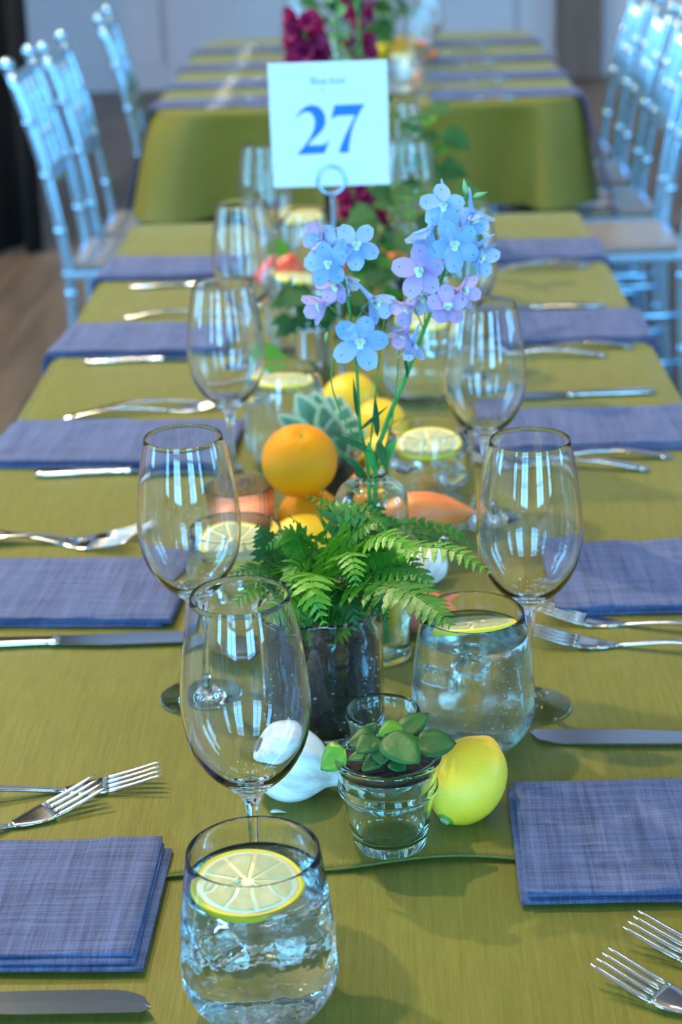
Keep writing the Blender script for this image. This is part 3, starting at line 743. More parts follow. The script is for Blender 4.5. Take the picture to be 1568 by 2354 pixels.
# fern fronds
def frond(root, pts, Lmax, mt, n=13, up=(0, -.35, 1), taper=1.0, dark=False, start=.18, lobed=True, sweep=.55):
    pts = [Vector(p) for p in pts]; path = spline(pts, 30)
    m = MB(); m.tube(path, [.0007*(1-.7*k/30) for k in range(31)], 5)
    rnd = random.Random(int(pts[-1].x*1e5) & 0xffff)
    for i in range(n):
        t = start+(1-start)*(i+.5)/n; k = t*30; a = path[min(30, int(k))]; b = path[min(30, int(k)+1)] if int(k) < 30 else a
        c = a.lerp(b, k-int(k)); tg = (path[min(30, int(k)+1)]-path[max(0, int(k)-1)]).normalized()
        side = Vector(up).normalized().cross(tg).normalized(); nrm = tg.cross(side)
        q = (t-start)/(1-start); ln = Lmax*(min(1, .55+q*2.2))*(1-q**1.6*.9)
        for s in (-1, 1):
            d = (side*s*(1-.25*sweep)+tg*sweep+nrm*rnd.uniform(-.22, .05)).normalized(); L = ln*rnd.uniform(.88, 1.08); w = min(L*.50, (1-start)*(path[30]-path[0]).length/n*1.35+.0015)
            pw = tg-d*tg.dot(d); pw.normalize(); nn = d.cross(pw)*s
            ns = 7; vs = [c]; 
            mid = []; up_ = []; dn = []
            for j in range(ns+1):
                u = j/ns; p = c+d*L*u+Vector((0, 0, -.18*L*u*u)); ww = w*.5*(1-u**3.0)*(.9+.1*sin(u*9)); tooth = 1.0 if j % 2 else (.72 if lobed else .95)
                mid.append(p+nn*.0003); up_.append(p+pw*ww*tooth+tg*0+d*L*.04); dn.append(p-pw*ww*tooth+d*L*.04)
            o = len(m.v); m.v += [tuple(p) for p in mid+up_+dn]
            for j in range(ns):
                m.f.append((o+j, o+j+1, o+ns+1+j+1, o+ns+1+j)); m.f.append((o+j+1, o+j, o+2*(ns+1)+j, o+2*(ns+1)+j+1))
    return m.build('frond', M[mt], root)
cc = Vector((-.052, 1.238, TT))
FR = [ # waypoints from the crown outwards, pinna length, material
 ([(-0.0448, 1.2300, 0.8395), (-0.0330, 1.2000, 0.8843), (0.0019, 1.1500, 0.9055), (0.0254, 1.1200, 0.9058), (0.0429, 1.1000, 0.8964)], .030, 'fern', 13),
 ([(-0.0479, 1.2300, 0.8432), (-0.0495, 1.2000, 0.8865), (-0.0546, 1.1600, 0.9128), (-0.0517, 1.1300, 0.9101), (-0.0455, 1.1250, 0.8881)], .026, 'fernlight', 11),
 ([(-0.0417, 1.2400, 0.8385), (-0.0135, 1.2200, 0.8962), (0.0122, 1.2000, 0.9146), (0.0457, 1.1700, 0.9235), (0.0720, 1.1500, 0.9128)], .022, 'fernlight', 15),
 ([(-0.0389, 1.2600, 0.8330), (-0.0172, 1.2800, 0.8860), (0.0137, 1.3000, 0.8936), (0.0479, 1.3100, 0.8850), (0.0752, 1.3100, 0.8658)], .021, 'fern', 14),
 ([(-0.0521, 1.2500, 0.8342), (-0.0711, 1.2600, 0.8668), (-0.0889, 1.2700, 0.8903), (-0.0997, 1.2700, 0.9085)], .028, 'ferndark', 10),
 ([(-0.0550, 1.2400, 0.8388), (-0.0788, 1.2200, 0.8787), (-0.0959, 1.1900, 0.8904), (-0.1137, 1.1700, 0.8866)], .022, 'fern', 11),
 ([(-0.0537, 1.2500, 0.8343), (-0.0764, 1.2400, 0.8790), (-0.0943, 1.2200, 0.8932), (-0.1171, 1.2100, 0.8935)], .022, 'ferndark', 11),
 ([(-0.0487, 1.2500, 0.8341), (-0.0458, 1.2500, 0.8953), (-0.0489, 1.2400, 0.9274), (-0.0464, 1.2300, 0.9544)], .016, 'fern', 9),
 ([(-0.0504, 1.2500, 0.8342), (-0.0567, 1.2500, 0.8850), (-0.0603, 1.2400, 0.9103), (-0.0730, 1.2300, 0.9313)], .016, 'fern', 10),
 ([(-0.0454, 1.2500, 0.8340), (-0.0401, 1.2700, 0.8979), (-0.0297, 1.2800, 0.9152), (-0.0031, 1.2900, 0.9052), (0.0152, 1.2900, 0.8938)], .020, 'fern', 12),
 ([(-0.0434, 1.2400, 0.8385), (-0.0232, 1.2200, 0.8964), (-0.0144, 1.2000, 0.9215), (0.0029, 1.1800, 0.9306), (0.0284, 1.1600, 0.9198)], .024, 'fernlight', 12),
 ([(-0.0450, 1.2400, 0.8386), (-0.0329, 1.2300, 0.8996), (-0.0191, 1.2200, 0.9240), (-0.0031, 1.2100, 0.9308)], .024, 'fern', 10),
 ([(-0.0463, 1.2300, 0.8431), (-0.0405, 1.2000, 0.8983), (-0.0280, 1.1600, 0.9280), (-0.0242, 1.1400, 0.9263), (-0.0227, 1.1300, 0.9142)], .018, 'fernlight', 9),
 ([(-0.0430, 1.2300, 0.8430), (-0.0168, 1.2000, 0.8942), (0.0100, 1.1700, 0.9095), (0.0324, 1.1500, 0.9057)], .022, 'fern', 11),
 ([(-0.0492, 1.2200, 0.8478), (-0.0614, 1.1900, 0.8825), (-0.0795, 1.1700, 0.8833), (-0.0992, 1.1600, 0.8832)], .020, 'fern', 10),
 ([(-0.0471, 1.2500, 0.8341), (-0.0540, 1.2600, 0.8772), (-0.0669, 1.2600, 0.8883), (-0.0831, 1.2600, 0.8959)], .020, 'fern', 10),
 ([(-0.0450, 1.2400, 0.8386), (-0.0353, 1.2300, 0.8750), (-0.0142, 1.2000, 0.8734), (-0.0002, 1.1900, 0.8617)], .020, 'ferndark', 9),
 ([(-0.0483, 1.2400, 0.8387), (-0.0475, 1.2200, 0.8936), (-0.0380, 1.2000, 0.9222), (-0.0310, 1.1900, 0.9394)], .024, 'fern', 10),
 ([(-0.0441, 1.2600, 0.8295), (-0.0246, 1.2700, 0.8612), (-0.0008, 1.2800, 0.8673), (0.0226, 1.2800, 0.8557)], .024, 'ferndark', 11),
 ([(-0.0474, 1.2600, 0.8296), (-0.0371, 1.2800, 0.8938), (-0.0399, 1.2900, 0.9135), (-0.0636, 1.3000, 0.9194)], .014, 'fern', 10),
 ([(-0.0487, 1.2500, 0.8341), (-0.0636, 1.2400, 0.8715), (-0.0734, 1.2200, 0.8909), (-0.0650, 1.2000, 0.8817)], .020, 'fernlight', 9),
 ([(-0.0454, 1.2500, 0.8340), (-0.0269, 1.2600, 0.8908), (-0.0096, 1.2700, 0.9184), (-0.0160, 1.2700, 0.9256)], .016, 'ferndark', 9),
 ([(-0.0434, 1.2400, 0.8385), (-0.0138, 1.2500, 0.8873), (0.0130, 1.2600, 0.9003), (0.0394, 1.2600, 0.8960), (0.0590, 1.2600, 0.8776)], .020, 'ferndark', 13),
 ([(-0.0430, 1.2300, 0.8430), (-0.0263, 1.2100, 0.8972), (-0.0037, 1.2000, 0.9110), (0.0212, 1.1900, 0.9008), (0.0331, 1.1800, 0.8808)], .022, 'fern', 12),
 ([(-0.0492, 1.2200, 0.8478), (-0.0614, 1.2100, 0.8982), (-0.0674, 1.2000, 0.8991), (-0.0736, 1.1800, 0.8838)], .018, 'fern', 10),
 ([(-0.0447, 1.2300, 0.8431), (-0.0395, 1.2000, 0.8810), (-0.0297, 1.1800, 0.8826), (-0.0238, 1.1700, 0.8663)], .018, 'ferndark', 9),
 ([(-0.0483, 1.2400, 0.8387), (-0.0625, 1.2400, 0.8963), (-0.0750, 1.2400, 0.9108), (-0.0918, 1.2400, 0.9007)], .020, 'fern', 11),
 ([(-0.0467, 1.2400, 0.8386), (-0.0326, 1.2400, 0.9130), (-0.0127, 1.2400, 0.9264), (0.0095, 1.2400, 0.9048)], .020, 'fern', 11),
 ([(-0.0516, 1.2400, 0.8387), (-0.0760, 1.2200, 0.8698), (-0.0868, 1.2000, 0.8927), (-0.1054, 1.1900, 0.8906)], .018, 'ferndark', 10),
]
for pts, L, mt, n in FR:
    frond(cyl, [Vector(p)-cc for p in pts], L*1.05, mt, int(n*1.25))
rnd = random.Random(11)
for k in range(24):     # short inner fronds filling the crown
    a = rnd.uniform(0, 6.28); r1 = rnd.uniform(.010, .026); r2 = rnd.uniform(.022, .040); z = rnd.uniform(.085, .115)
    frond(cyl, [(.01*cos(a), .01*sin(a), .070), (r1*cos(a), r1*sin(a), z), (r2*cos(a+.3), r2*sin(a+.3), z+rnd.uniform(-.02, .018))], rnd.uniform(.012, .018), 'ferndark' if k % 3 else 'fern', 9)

# ---------------------------------------------------------------- fruit and roots
def lemon(loc, axis, L, r, mt, label, cat='lemon', group=None, stem=False, marks=False):
    m = MB(); prof = []
    for k in range(25):
        t = k/24; th = pi*t; x = -cos(th); rr = sin(th)**.88
        z = x*L*.44
        if t > .86: z += (t-.86)/.14*L*.07; rr = max(rr, .22*(1-(t-.86)/.14)**.5) if t < 1 else 0
        if t < .12: z -= (.12-t)/.12*L*.035; rr = max(rr, .20*(t/.12)**.5) if t > 0 else 0
        prof.append((rr*r, z))
    m.lathe(prof, 40, rfun=lambda a, z: 1+.018*noise.noise(Vector((cos(a)*1.6, sin(a)*1.6, z*40))))
    Mx = orient(axis); Rz = Matrix(((0, 0, 1, 0), (0, 1, 0, 0), (-1, 0, 0, 0), (0, 0, 0, 1)))
    root = m.build('lemon' if cat == 'lemon' else cat, M[mt]); root.matrix_world = Matrix.Translation(loc) @ Mx @ Rz
    tag(root, label, cat, group)
    if stem:
        MB().lathe([(.0062, -L*.442), (.0058, -L*.452), (.0042, -L*.472), (.0035, -L*.478)], 20).build('green_collar', M['lemongreen'], root)
        MB().lathe([(.0036, -L*.474), (.0033, -L*.484), (.0018, -L*.486), (0, -L*.484)], 16).build('stem_scar', M['lemonstem'], root)
    return root
l1a, l1b = Vector((0.0350, 1.0720, 0.7657)), Vector((0.0680, 1.1200, 0.7990))
lemon(((l1a+l1b)/2+Vector((0, .004, .0))), (l1b-l1a), .074, .0262, 'lemon', 'yellow lemon with green stem end lying beside the glass pot', stem=True)
bpy.data.objects['lemon'].location.z = TT+.0268
lemon((-.078, 1.535, TT+.0305), (1, .3, .1), .075, .0305, 'lemon2', 'bright yellow lemon resting behind the fern fronds')
lemon((-.040, 1.975, TT+.034), (.6, 1, .1), .082, .032, 'lemon2', 'yellow lemon behind the variegated leaves, below the white card')
lemon((-.006, 1.885, TT+.031), (.2, 1, 0), .080, .031, 'lemon2', 'yellow lemon behind the left delphinium stem')
lemon((.004, 1.778, TT+.030), (1, .2, 0), .074, .030, 'lemon2', 'yellow lemon behind the glass bud vase')
lemon((-.010, 1.462, TT+.029), (.2, 1, .1), .070, .027, 'lemon2', 'golden lemon seen through the glass bud vase')
def orange(x, y, z, r, label, rz=0, mt='orange'):
    m = MB(); prof = []
    for k in range(33):
        th = pi*k/32; zz = -cos(th)*r*.95; rr = sin(th)*r
        d = math.exp(-((pi-th)/.16)**2); zz -= .0030*d; prof.append((rr if 0 < k < 32 else 0, zz))
    m.lathe(prof, 48, rfun=lambda a, z: 1+.010*noise.noise(Vector((cos(a)*2, sin(a)*2, z*50))))
    o = m.build('orange', M[mt]); o.location = (x, y, z); o.rotation_euler = (.42, .10, rz)
    tag(o, label, 'orange')
    MB().lathe([(.0024, r*.95-.0034), (.0020, r*.95-.0022), (0, r*.95-.0020)], 10).build('stem_scar', M['lemongreen'], o); return o
orange(-.081, 1.590, TT+.0965, .0358, 'large orange sitting on top of the other fruit by the ribbed glass')
orange(-.074, 1.607, TT+.0310, .0315, 'lower orange partly hidden beneath the large orange')
orange(-.012, 1.668, TT+.030, .030, 'orange just behind the shoulder of the bud vase', 1)
def root_veg(name, loc, axis, L, r, mt, label, cat, tail=True):
    m = MB(); prof = []; N = 22
    for k in range(N+1):
        t = k/N; rr = r*(sin(pi*t**.8)**.75)*(1-.25*t) if 0 < k < N else 0
        if t > .82: rr = max(rr, r*.12*(1-t)/.18+.0012) if k < N else 0
        prof.append((rr, -L/2+L*t))
    m.lathe(prof, 32, rfun=lambda a, z: 1+.08*noise.noise(Vector((cos(a)*1.3+3, sin(a)*1.3, z*35))))
    Rz = Matrix(((0, 0, 1, 0), (0, 1, 0, 0), (-1, 0, 0, 0), (0, 0, 0, 1)))
    o = m.build(name, M[mt]); o.matrix_world = Matrix.Translation(loc) @ orient(axis) @ Rz; tag(o, label, cat)
    if tail: MB().tube([(0, 0, L*.47), (.001, 0, L*.52), (.002, .001, L*.57)], [.0022, .0016, .0006], 8).build('root_tip', M['root'], o)
    return o
root_veg('sweet_potato', (.026, 1.545, TT+.0172), (1, .3, 0), .075, .0175, 'potato', 'lower sweet potato half hidden behind the fern tips', 'sweet potato')
root_veg('sweet_potato', (.040, 1.562, TT+.0515), (1, .06, -.04), .088, .0225, 'potato', 'orange sweet potato with a pointed end by the right wine glass', 'sweet potato')
root_veg('sweet_potato', (.028, 1.405, TT+.0215), (.75, -.5, -.05), .090, .0225, 'redpotato', 'reddish pink sweet potato beside the fizzy tumbler', 'sweet potato')
root_veg('red_radish', (-.140, 2.560, TT+.040), (.3, -.2, 1), .086, .042, 'red', 'coral red round vegetable left of the green sprig', 'vegetable', False)
root_veg('red_radish', (-.066, 2.585, TT+.040), (-.2, .2, 1), .088, .040, 'red', 'coral red round vegetable beneath the numbered card', 'vegetable', False)
root_veg('orange_pepper', (.010, 2.72, TT+.026), (1, .2, .1), .080, .024, 'potato', 'small orange pepper among the greens behind the flowers', 'vegetable', False)
root_veg('orange_pepper', (-.01, 1.78-.17+.02, TT+.088), (1, .2, .1), .001, .0003, 'potato', 'x', 'x', False) if False else None

def garlic(loc, axis, r, label, tuft=True):
    m = MB(); prof = [(max(a, .05)*r, b*r) for a, b in smoothprof([(.20, -.80), (.45, -.83), (.80, -.62), (1.0, -.12), (.97, .25), (.80, .62), (.54, .90), (.34, 1.10), (.23, 1.32), (.19, 1.55), (.16, 1.72)], 4)]
    prof = [(0, prof[0][1]+.001)]+prof+[(0, prof[-1][1]-.001)]
    def lob(a, z):
        k = max(0, 1-abs(z/(r*1.1))**2); return 1+.11*k*(abs(cos(a*4+.4))**.7-.6)+.012*noise.noise(Vector((cos(a)*5, sin(a)*5, z*30)))
    m.lathe(prof, 96, rfun=lob)
    Rz = Matrix(((0, 0, 1, 0), (0, 1, 0, 0), (-1, 0, 0, 0), (0, 0, 0, 1)))
    o = m.build('garlic_bulb', M['garlic']); o.matrix_world = Matrix.Translation(loc) @ orient(axis) @ Rz; tag(o, label, 'garlic')
    if tuft:
        g = MB(); rnd = random.Random(3); zb = -r*.80
        g.lathe([(0, zb-.001), (.0068, zb-.0008), (.0078, zb+.002)], 20)
        for k in range(90):
            a = rnd.uniform(0, 6.28); q = .0066*rnd.random()**.5; p = Vector((q*cos(a), q*sin(a), zb))
            g.tube([p, p+Vector((rnd.uniform(-.001, .001), rnd.uniform(-.001, .001), -.0022)), p+Vector((rnd.uniform(-.0025, .0025), rnd.uniform(-.0025, .0025), -.0032))], [.0004, .0003, .0002], 4)
        g.build('root_tuft', M['root'], o)
        # torn papery skin at the neck
        f = MB()
        for k in range(4):
            a = k*1.5; f.grid(5, 3, lambda u, v, a=a: Vector(((.004+.006*u)*cos(a+v*.9), (.004+.006*u)*sin(a+v*.9), r*1.66+.008*u+.002*sin(v*7+k))))
        f.build('papery_skin', M['garlic'], o, solid=.0003)
    return o
g = garlic((-.0740, 1.130, TT+.0265), (.86, .06, -.36), .0270, 'white garlic bulb lying on its side between wine glass and glass pot')
garlic((.036, 1.515, TT+.018), (.5, .5, .6), .018, 'small white garlic bulb behind the right fern fronds', False)
fl_ = MB().grid(6, 3, lambda u, v: Vector((-.0055+.011*u, (-.002+.004*v)*(sin(pi*u)**.5+.1), .0012*sin(u*3+v)+.0004)))
o = fl_.build('garlic_peel', M['garlic'], solid=.0003); o.location = (-0.0826, 1.1062, 0.7520); tag(o, 'tiny flake of garlic skin on the green cloth', 'garlic skin')

# ---------------------------------------------------------------- bud vase with delphinium
VX, VY = -.012, 1.366
vase = empty('bud_vase', (VX, VY, TT)); tag(vase, 'round-shouldered clear glass bottle holding the blue flowers', 'vase')
vo = smoothprof([(0, 0), (.018, 0), (.0275, .001), (.0298, .005), (.0300, .05), (.0300, .100), (.0299, .134), (.0280, .1460), (.0215, .1530), (.0135, .1555), (.0112, .1575), (.0118, .1600), (.0132, .1620)], 5)
vi = smoothprof([(.0112, .1620), (.0098, .1600), (.0096, .1570), (.0120, .1538), (.0205, .1512), (.0264, .1448), (.0282, .133), (.0282, .100), (.0282, .05), (.0280, .010), (.0240, .006), (0, .0065)], 5)
MB().lathe(vo+[(.0130, .1629), (.0122, .1632), (.0114, .1629)]+vi, 64).build('bottle', M['bottle'], vase)
MB().lathe([(0, .0063), (.0243, .0058), (.0282, .0098), (.0284, .05), (.0284, .1000), (.0276, .0996), (0, .0994)], 56).build('water', M['water'], vase)

vc = Vector((VX, VY, TT))
def petal_mb(L, Wd):
    m = MB(); n = 6; vs = []; fs = []
    for i in range(n+1):
        t = i/n; w = Wd*(.25+.75*sin(pi*min(1, t**1.15*.86+.04))); w = w if i < n else Wd*.42
        for j in (-1, -.5, 0, .5, 1): vs.append((L*t, w*j/2, .12*L*sin(t*2.6)-.18*w*abs(j)*(1-t)+.05*L*sin(5*t+j*2)*abs(j)*.5))
    for i in range(n):
        for j in range(4): a = i*5+j; fs.append((a, a+5, a+6, a+1))
    return m.add(vs, fs)
PET = {}
def flower(root, c, face, size, mt, spurdir, open_=.25, spin=0, ped=None, npet=5):
    """c centre, face = direction the flower looks"""
    f = empty('x', (0, 0, 0)); bpy.data.objects.remove(f)
    fc = Vector(face).normalized(); b = Vector(c)
    sp = MB(); s0 = b-fc*size*.10; sd = Vector(spurdir).normalized()
    sp.tube(spline([s0+fc*size*.12, s0-fc*size*.15+sd*size*.15, s0+sd*size*.85, s0+sd*size*1.30+Vector((0, 0, -size*.18))], 8), [size*.17, size*.17, size*.14, size*.11, size*.09, size*.075, size*.06, size*.05, size*.03], 8)
    part = sp.build('flower', M[mt], root)
    key = (mt, round(size, 4))
    if mt not in PET: PET[mt] = petal_mb(1.0, .74)
    up = Vector((0, 0, 1)) if abs(fc.z) < .9 else Vector((1, 0, 0)); u = up.cross(fc).normalized(); w = fc.cross(u)
    for k in range(npet):
        a = spin+2*pi*k/npet+.12*sin(k*5+size*900); d = (u*cos(a)+w*sin(a)); dd = (d+fc*open_).normalized()
        q = (MB()); q.v = list(PET[mt].v); q.f = list(PET[mt].f)
        s = size*(.98+.1*sin(k*7))
        q.apply(Matrix.Translation(b+d*size*.05) @ orient(dd, fc) @ Matrix.Scale(s, 4)).build('petal', M[mt], part)
    e = MB()
    for k in range(6):
        a = k*pi/3+.5; d = (u*cos(a)+w*sin(a))*(.5 if k % 2 else 1); q = MB(); q.v = list(PET[mt].v); q.f = list(PET[mt].f)
        q.apply(Matrix.Translation(b+fc*size*.05) @ orient((d*.7+fc*.9), fc) @ Matrix.Scale(size*.38, 4)); e.add(q.v, q.f)
    e.build('flower_eye', M['eye'], part)
    e = MB()
    for k in range(npet):
        a = spin+2*pi*k/npet+.12*sin(k*5+size*900); d = (u*cos(a)+w*sin(a)); dd = (d+fc*open_).normalized(); c0 = b+d*size*.05+dd*size*.80+dd.cross(d.cross(fc)).normalized()*size*0
        nn = (fc-dd*fc.dot(dd)).normalized(); c0 = c0+nn*size*.13; t2 = dd.cross(nn)
        e.add([c0+(dd*cos(q)+t2*sin(q))*size*.036 for q in [2*pi*j/7 for j in range(7)]], [tuple(range(7))])
    e.build('petal_mark', M['spot'], part, solid=.0002)
    return part
def delph(name, stem_pts, sr, flowers, buds, label, branches):
    base = Vector(stem_pts[0]); root = empty(name, tuple(base)); tag(root, label, 'flower')
    path = spline([Vector(p)-base for p in stem_pts], 26)
    MB().tube(path, [sr*(1-.55*k/26) for k in range(27)], 8).build('stem', M['stem'], root)
    br = MB()
    for pts, r in branches: br.tube(spline([Vector(p)-base for p in pts], 10), [r*(1-.4*k/10) for k in range(11)], 6)
    for (c, face, s, mt, sd, op, sn) in flowers:
        c = Vector(c)-base; k = min(range(27), key=lambda i: (path[i]+Vector((0, 0, .012))-c).length)
        flower(root, c, face, s, mt, sd, op, sn)
        fc = Vector(face).normalized(); e = c-fc*s*.15
        a = path[max(0, k-1)]; br.tube(spline([a, (a+e)/2+Vector((0, 0, -.004))-fc*.002, e], 6), .00055, 5)
    br.build('flower_stalks', M['stem'], root)
    for (p, d, L) in buds:
        p = Vector(p)-base
        MB().tube([p+Vector(d)*L*t for t in (-.1, .15, .4, .7, 1.0)], [L*.05, L*.19, L*.20, L*.12, L*.03], 8).build('bud', M['stempale'], root)
    return root
S = .0182
D1 = delph('delphinium', [(VX-.004, VY, TT+.015), (-0.0138, 1.3660, 0.9086), (-0.0195, 1.3620, 0.9529), (-0.0207, 1.3580, 1.0031), (-0.0257, 1.3550, 1.0604), (-0.0347, 1.3520, 1.1109)], .0019,
 [((-0.0390, 1.3420, 1.1042), (-.3, -1, .35), S*.92, 'blue', (.2, .8, .5), .3, .2), ((-0.0180, 1.3400, 1.1070), (.1, -1, .15), S*.98, 'blue', (-.1, 1, .2), .2, .9),
  ((-0.0386, 1.3360, 1.0937), (-.2, -1, .2), S*.95, 'blue', (.3, 1, 0), .35, .5), ((-0.0431, 1.3450, 1.1127), (-.8, -.6, .3), S*.80, 'lilac', (.9, .4, .5), .8, .1),
  ((-0.0334, 1.3450, 1.0762), (-.4, -.8, -.4), S*.85, 'lilac', (.3, .6, .8), .7, .3), ((-0.0441, 1.3450, 1.0600), (-.9, -.6, -.2), S*.90, 'lilac', (.9, .2, .35), .9, 0),
  ((-0.0060, 1.3400, 1.0636), (.6, -.7, -.4), S*.95, 'blue', (-.75, .3, .8), .9, .6), ((-0.0169, 1.3300, 1.0338), (0, -1, .05), S*1.15, 'blue', (.55, .6, .8), .15, 1.25),
  ((-0.0286, 1.3600, 1.0765), (.3, -.6, -.5), S*.75, 'blue', (.0, .5, .9), .8, .8)],
 [((-0.0426, 1.3450, 1.0374), (-.2, 0, -1), .008), ((0.0042, 1.3450, 1.0544), (.1, 0, .9), .006), ((-0.0111, 1.3500, 1.0369), (.3, 0, -.8), .007)],
 'pale blue delphinium stem leaning left in the bud vase', [([(-0.0146, 1.3660, 0.9161), (-0.0088, 1.3600, 0.9624), (-0.0034, 1.3500, 1.0085), (0.0031, 1.3450, 1.0534)], .0010), ([(-0.0127, 1.3660, 0.9236), (-0.0324, 1.3600, 0.9631), (-0.0408, 1.3500, 0.9954), (-0.0369, 1.3450, 1.0250)], .0009)])
D2 = delph('delphinium', [(VX+.006, VY+.002, TT+.015), (-0.0088, 1.3660, 0.9084), (0.0004, 1.3620, 0.9523), (0.0188, 1.3600, 0.9977), (0.0367, 1.3580, 1.0438), (0.0497, 1.3560, 1.0819), (0.0621, 1.3540, 1.1226), (0.0678, 1.3520, 1.1428)], .0024,
 [((0.0499, 1.3420, 1.1354), (-.2, -1, -.1), S*.95, 'blue', (-.1, .5, 1), .3, .3), ((0.0715, 1.3420, 1.1274), (.3, -.6, -.7), S*.95, 'blue', (-.1, .5, 1), .8, .6),
  ((0.0383, 1.3400, 1.1162), (-.55, -.5, -.8), S*1.0, 'blue', (.1, .3, 1), 1.1, .1), ((0.0566, 1.3320, 1.1067), (0, -1, .1), S*1.05, 'blue', (.1, 1, .3), .15, .8),
  ((0.0733, 1.3380, 1.0972), (.7, -.6, -.3), S*1.0, 'blue', (.6, .3, .6), .8, .2), ((0.0310, 1.3320, 1.0874), (-.3, -1, .1), S*1.10, 'lilac', (.4, .8, .3), .25, .4),
  ((0.0616, 1.3400, 1.0690), (.7, -.6, .1), S*.85, 'lilac', (-.5, .6, .1), .7, .7), ((0.0504, 1.3320, 1.0577), (.1, -.9, .5), S*.95, 'lilac', (-.2, .7, -.3), .55, .3),
  ((0.0229, 1.3380, 1.0580), (-.7, -.6, -.3), S*.85, 'lilac', (.3, .4, .9), .9, .6), ((0.0182, 1.3380, 1.0385), (-.5, -.6, -.6), S*.80, 'lilac', (.2, .4, .9), .9, .2),
  ((0.0241, 1.3450, 1.0267), (-.1, -.5, -.9), S*.80, 'blue', (.3, .3, .8), 1.0, .4), ((0.0639, 1.3450, 1.1144), (.1, -1, .2), S*.9, 'blue', (.5, .5, .6), .2, .1),
  ((0.0388, 1.3450, 1.0916), (-.3, -.8, .5), S*.8, 'lilac', (.4, .8, .3), .4, .9), ((0.0334, 1.3500, 1.0633), (-.2, -.7, -.4), S*.8, 'blue', (.3, .6, .5), .8, .5)],
 [((0.0666, 1.3480, 1.1419), (-.15, 0, 1), .011), ((0.0725, 1.3480, 1.1394), (1, 0, .3), .010), ((0.0376, 1.3450, 1.1235), (-.1, 0, 1), .010)],
 'pale blue and lilac delphinium stem leaning right in the bud vase', [([(-0.0065, 1.3660, 0.9159), (0.0037, 1.3600, 0.9474), (0.0098, 1.3520, 0.9861), (0.0132, 1.3450, 1.0235)], .0009)])
# lance leaves at the neck of the vase
for k, (a, b, w, mt, tgt) in enumerate([
  ((-0.0081, 1.3500, 0.9364), (-0.0425, 1.3350, 0.9588), .0050, 'leaf', D1), ((-0.0057, 1.3500, 0.9473), (0.0021, 1.3300, 0.9240), .0072, 'leaf', D2),
  ((-0.0099, 1.3520, 0.9210), (-0.0134, 1.3450, 0.9474), .0075, 'stem', D1), ((-0.0039, 1.3520, 0.9245), (0.0095, 1.3450, 0.9493), .0080, 'stem', D2),
  ((-0.0057, 1.3500, 0.9491), (-0.0068, 1.3450, 0.9858), .0048, 'leaf', D2), ((-0.0182, 1.3500, 0.9145), (-0.0246, 1.3450, 0.9320), .0070, 'leaf', D1),
  ((-0.0194, 1.3550, 0.9541), (0.0026, 1.3450, 0.9759), .0030, 'leaf', D1), ((-0.0212, 1.3550, 0.9644), (-0.0236, 1.3500, 0.9984), .0032, 'leaf', D1),
  ((-0.0146, 1.3500, 0.9162), (-0.0365, 1.3450, 0.9389), .0040, 'leaf', D1), ((0.0196, 1.3550, 0.9956), (0.0167, 1.3500, 1.0220), .0026, 'leaf', D2)]):
    base = Vector(tgt.location); a = Vector(a)-base; b = Vector(b)-base
    leaf_mb((b-a).length, w, .04, .3, 1.6).apply(Matrix.Translation(a) @ orient(b-a, (0, -1, .4))).build('leaf', M[mt], tgt, solid=.0003)

# ---------------------------------------------------------------- ribbed glass, variegated plant, metal cup with ivy
rg = empty('ribbed_votive', (-.139, 1.602, TT)); tag(rg, 'short ribbed peach tinted glass beside the large orange', 'votive glass')
rp = [(0, 0), (.026, 0), (.0285, .002), (.0305, .03), (.0312, .068), (.0308, .070), (.0296, .070), (.0290, .067), (.0282, .03), (.0265, .008), (0, .007)]
MB().lathe(rp, 144, rfun=lambda a, z: 1+(.014*cos(a*36) if z > .003 and z < .069 else 0)).build('ribbed_glass', M['peach'], rg)
MB().lathe([(0, .0075), (.0262, .0085), (.0278, .03), (.0284, .046), (0, .046)], 40).build('wax', mat('peach_wax', (.86, .50, .38), .5), rg)
pp = glass_pot('variegated_plant', -.052, 1.752, .027, .022, .050, .0022, .006, M['glass'], 'variegated plant with cream-edged grey-green leaves behind the orange', 'potted plant')
soil(pp, .0195, .0235, .0065, .042)
rnd = random.Random(8); vb = Vector((-.052, 1.752, TT))
VL = [((-0.0899, 1.7500, 0.8650), .020), ((-0.1069, 1.7200, 0.8517), .016), ((-0.1004, 1.7100, 0.8409), .015), ((-0.0714, 1.7600, 0.8646), .017), ((-0.0625, 1.7200, 0.8619), .019), ((-0.0571, 1.7700, 0.8578), .015), ((-0.0452, 1.7800, 0.8544), .015), ((-0.0370, 1.7600, 0.8486), .020), ((-0.0261, 1.7500, 0.8373), .020), ((-0.0196, 1.7400, 0.8263), .018), ((-0.0498, 1.7200, 0.8477), .018), ((-0.0802, 1.7000, 0.8436), .016), ((-0.0374, 1.7200, 0.8241), .018), ((-0.0530, 1.7100, 0.8140), .015)]
vst = MB()
for k, (tp, w) in enumerate(VL):
    w *= 1.45
    tp = Vector(tp)-vb; b = Vector((tp.x*.45, tp.y*.4, .045+(tp.z-.045)*.45)); d = tp-b; 
    if d.length < .03: b = tp-d.normalized()*.030; d = tp-b
    Mx = Matrix.Translation(b) @ orient(d, (0, -1, .5))
    lf = leaf_mb(d.length, w, .05, .25, .4).apply(Mx).build('leaf', M['variedge'], pp, solid=.0006)
    leaf_mb(d.length*.84, w*.58, .05, .25, .4).apply(Mx @ Matrix.Translation((d.length*.06, 0, .0008))).build('leaf_center', M['varie'], lf)
    vst.tube([(0.004*cos(k), .004*sin(k), .042), b*.6+Vector((0, 0, .01)), b], .0012, 6)
vst.build('stem', M['stempale'], pp)

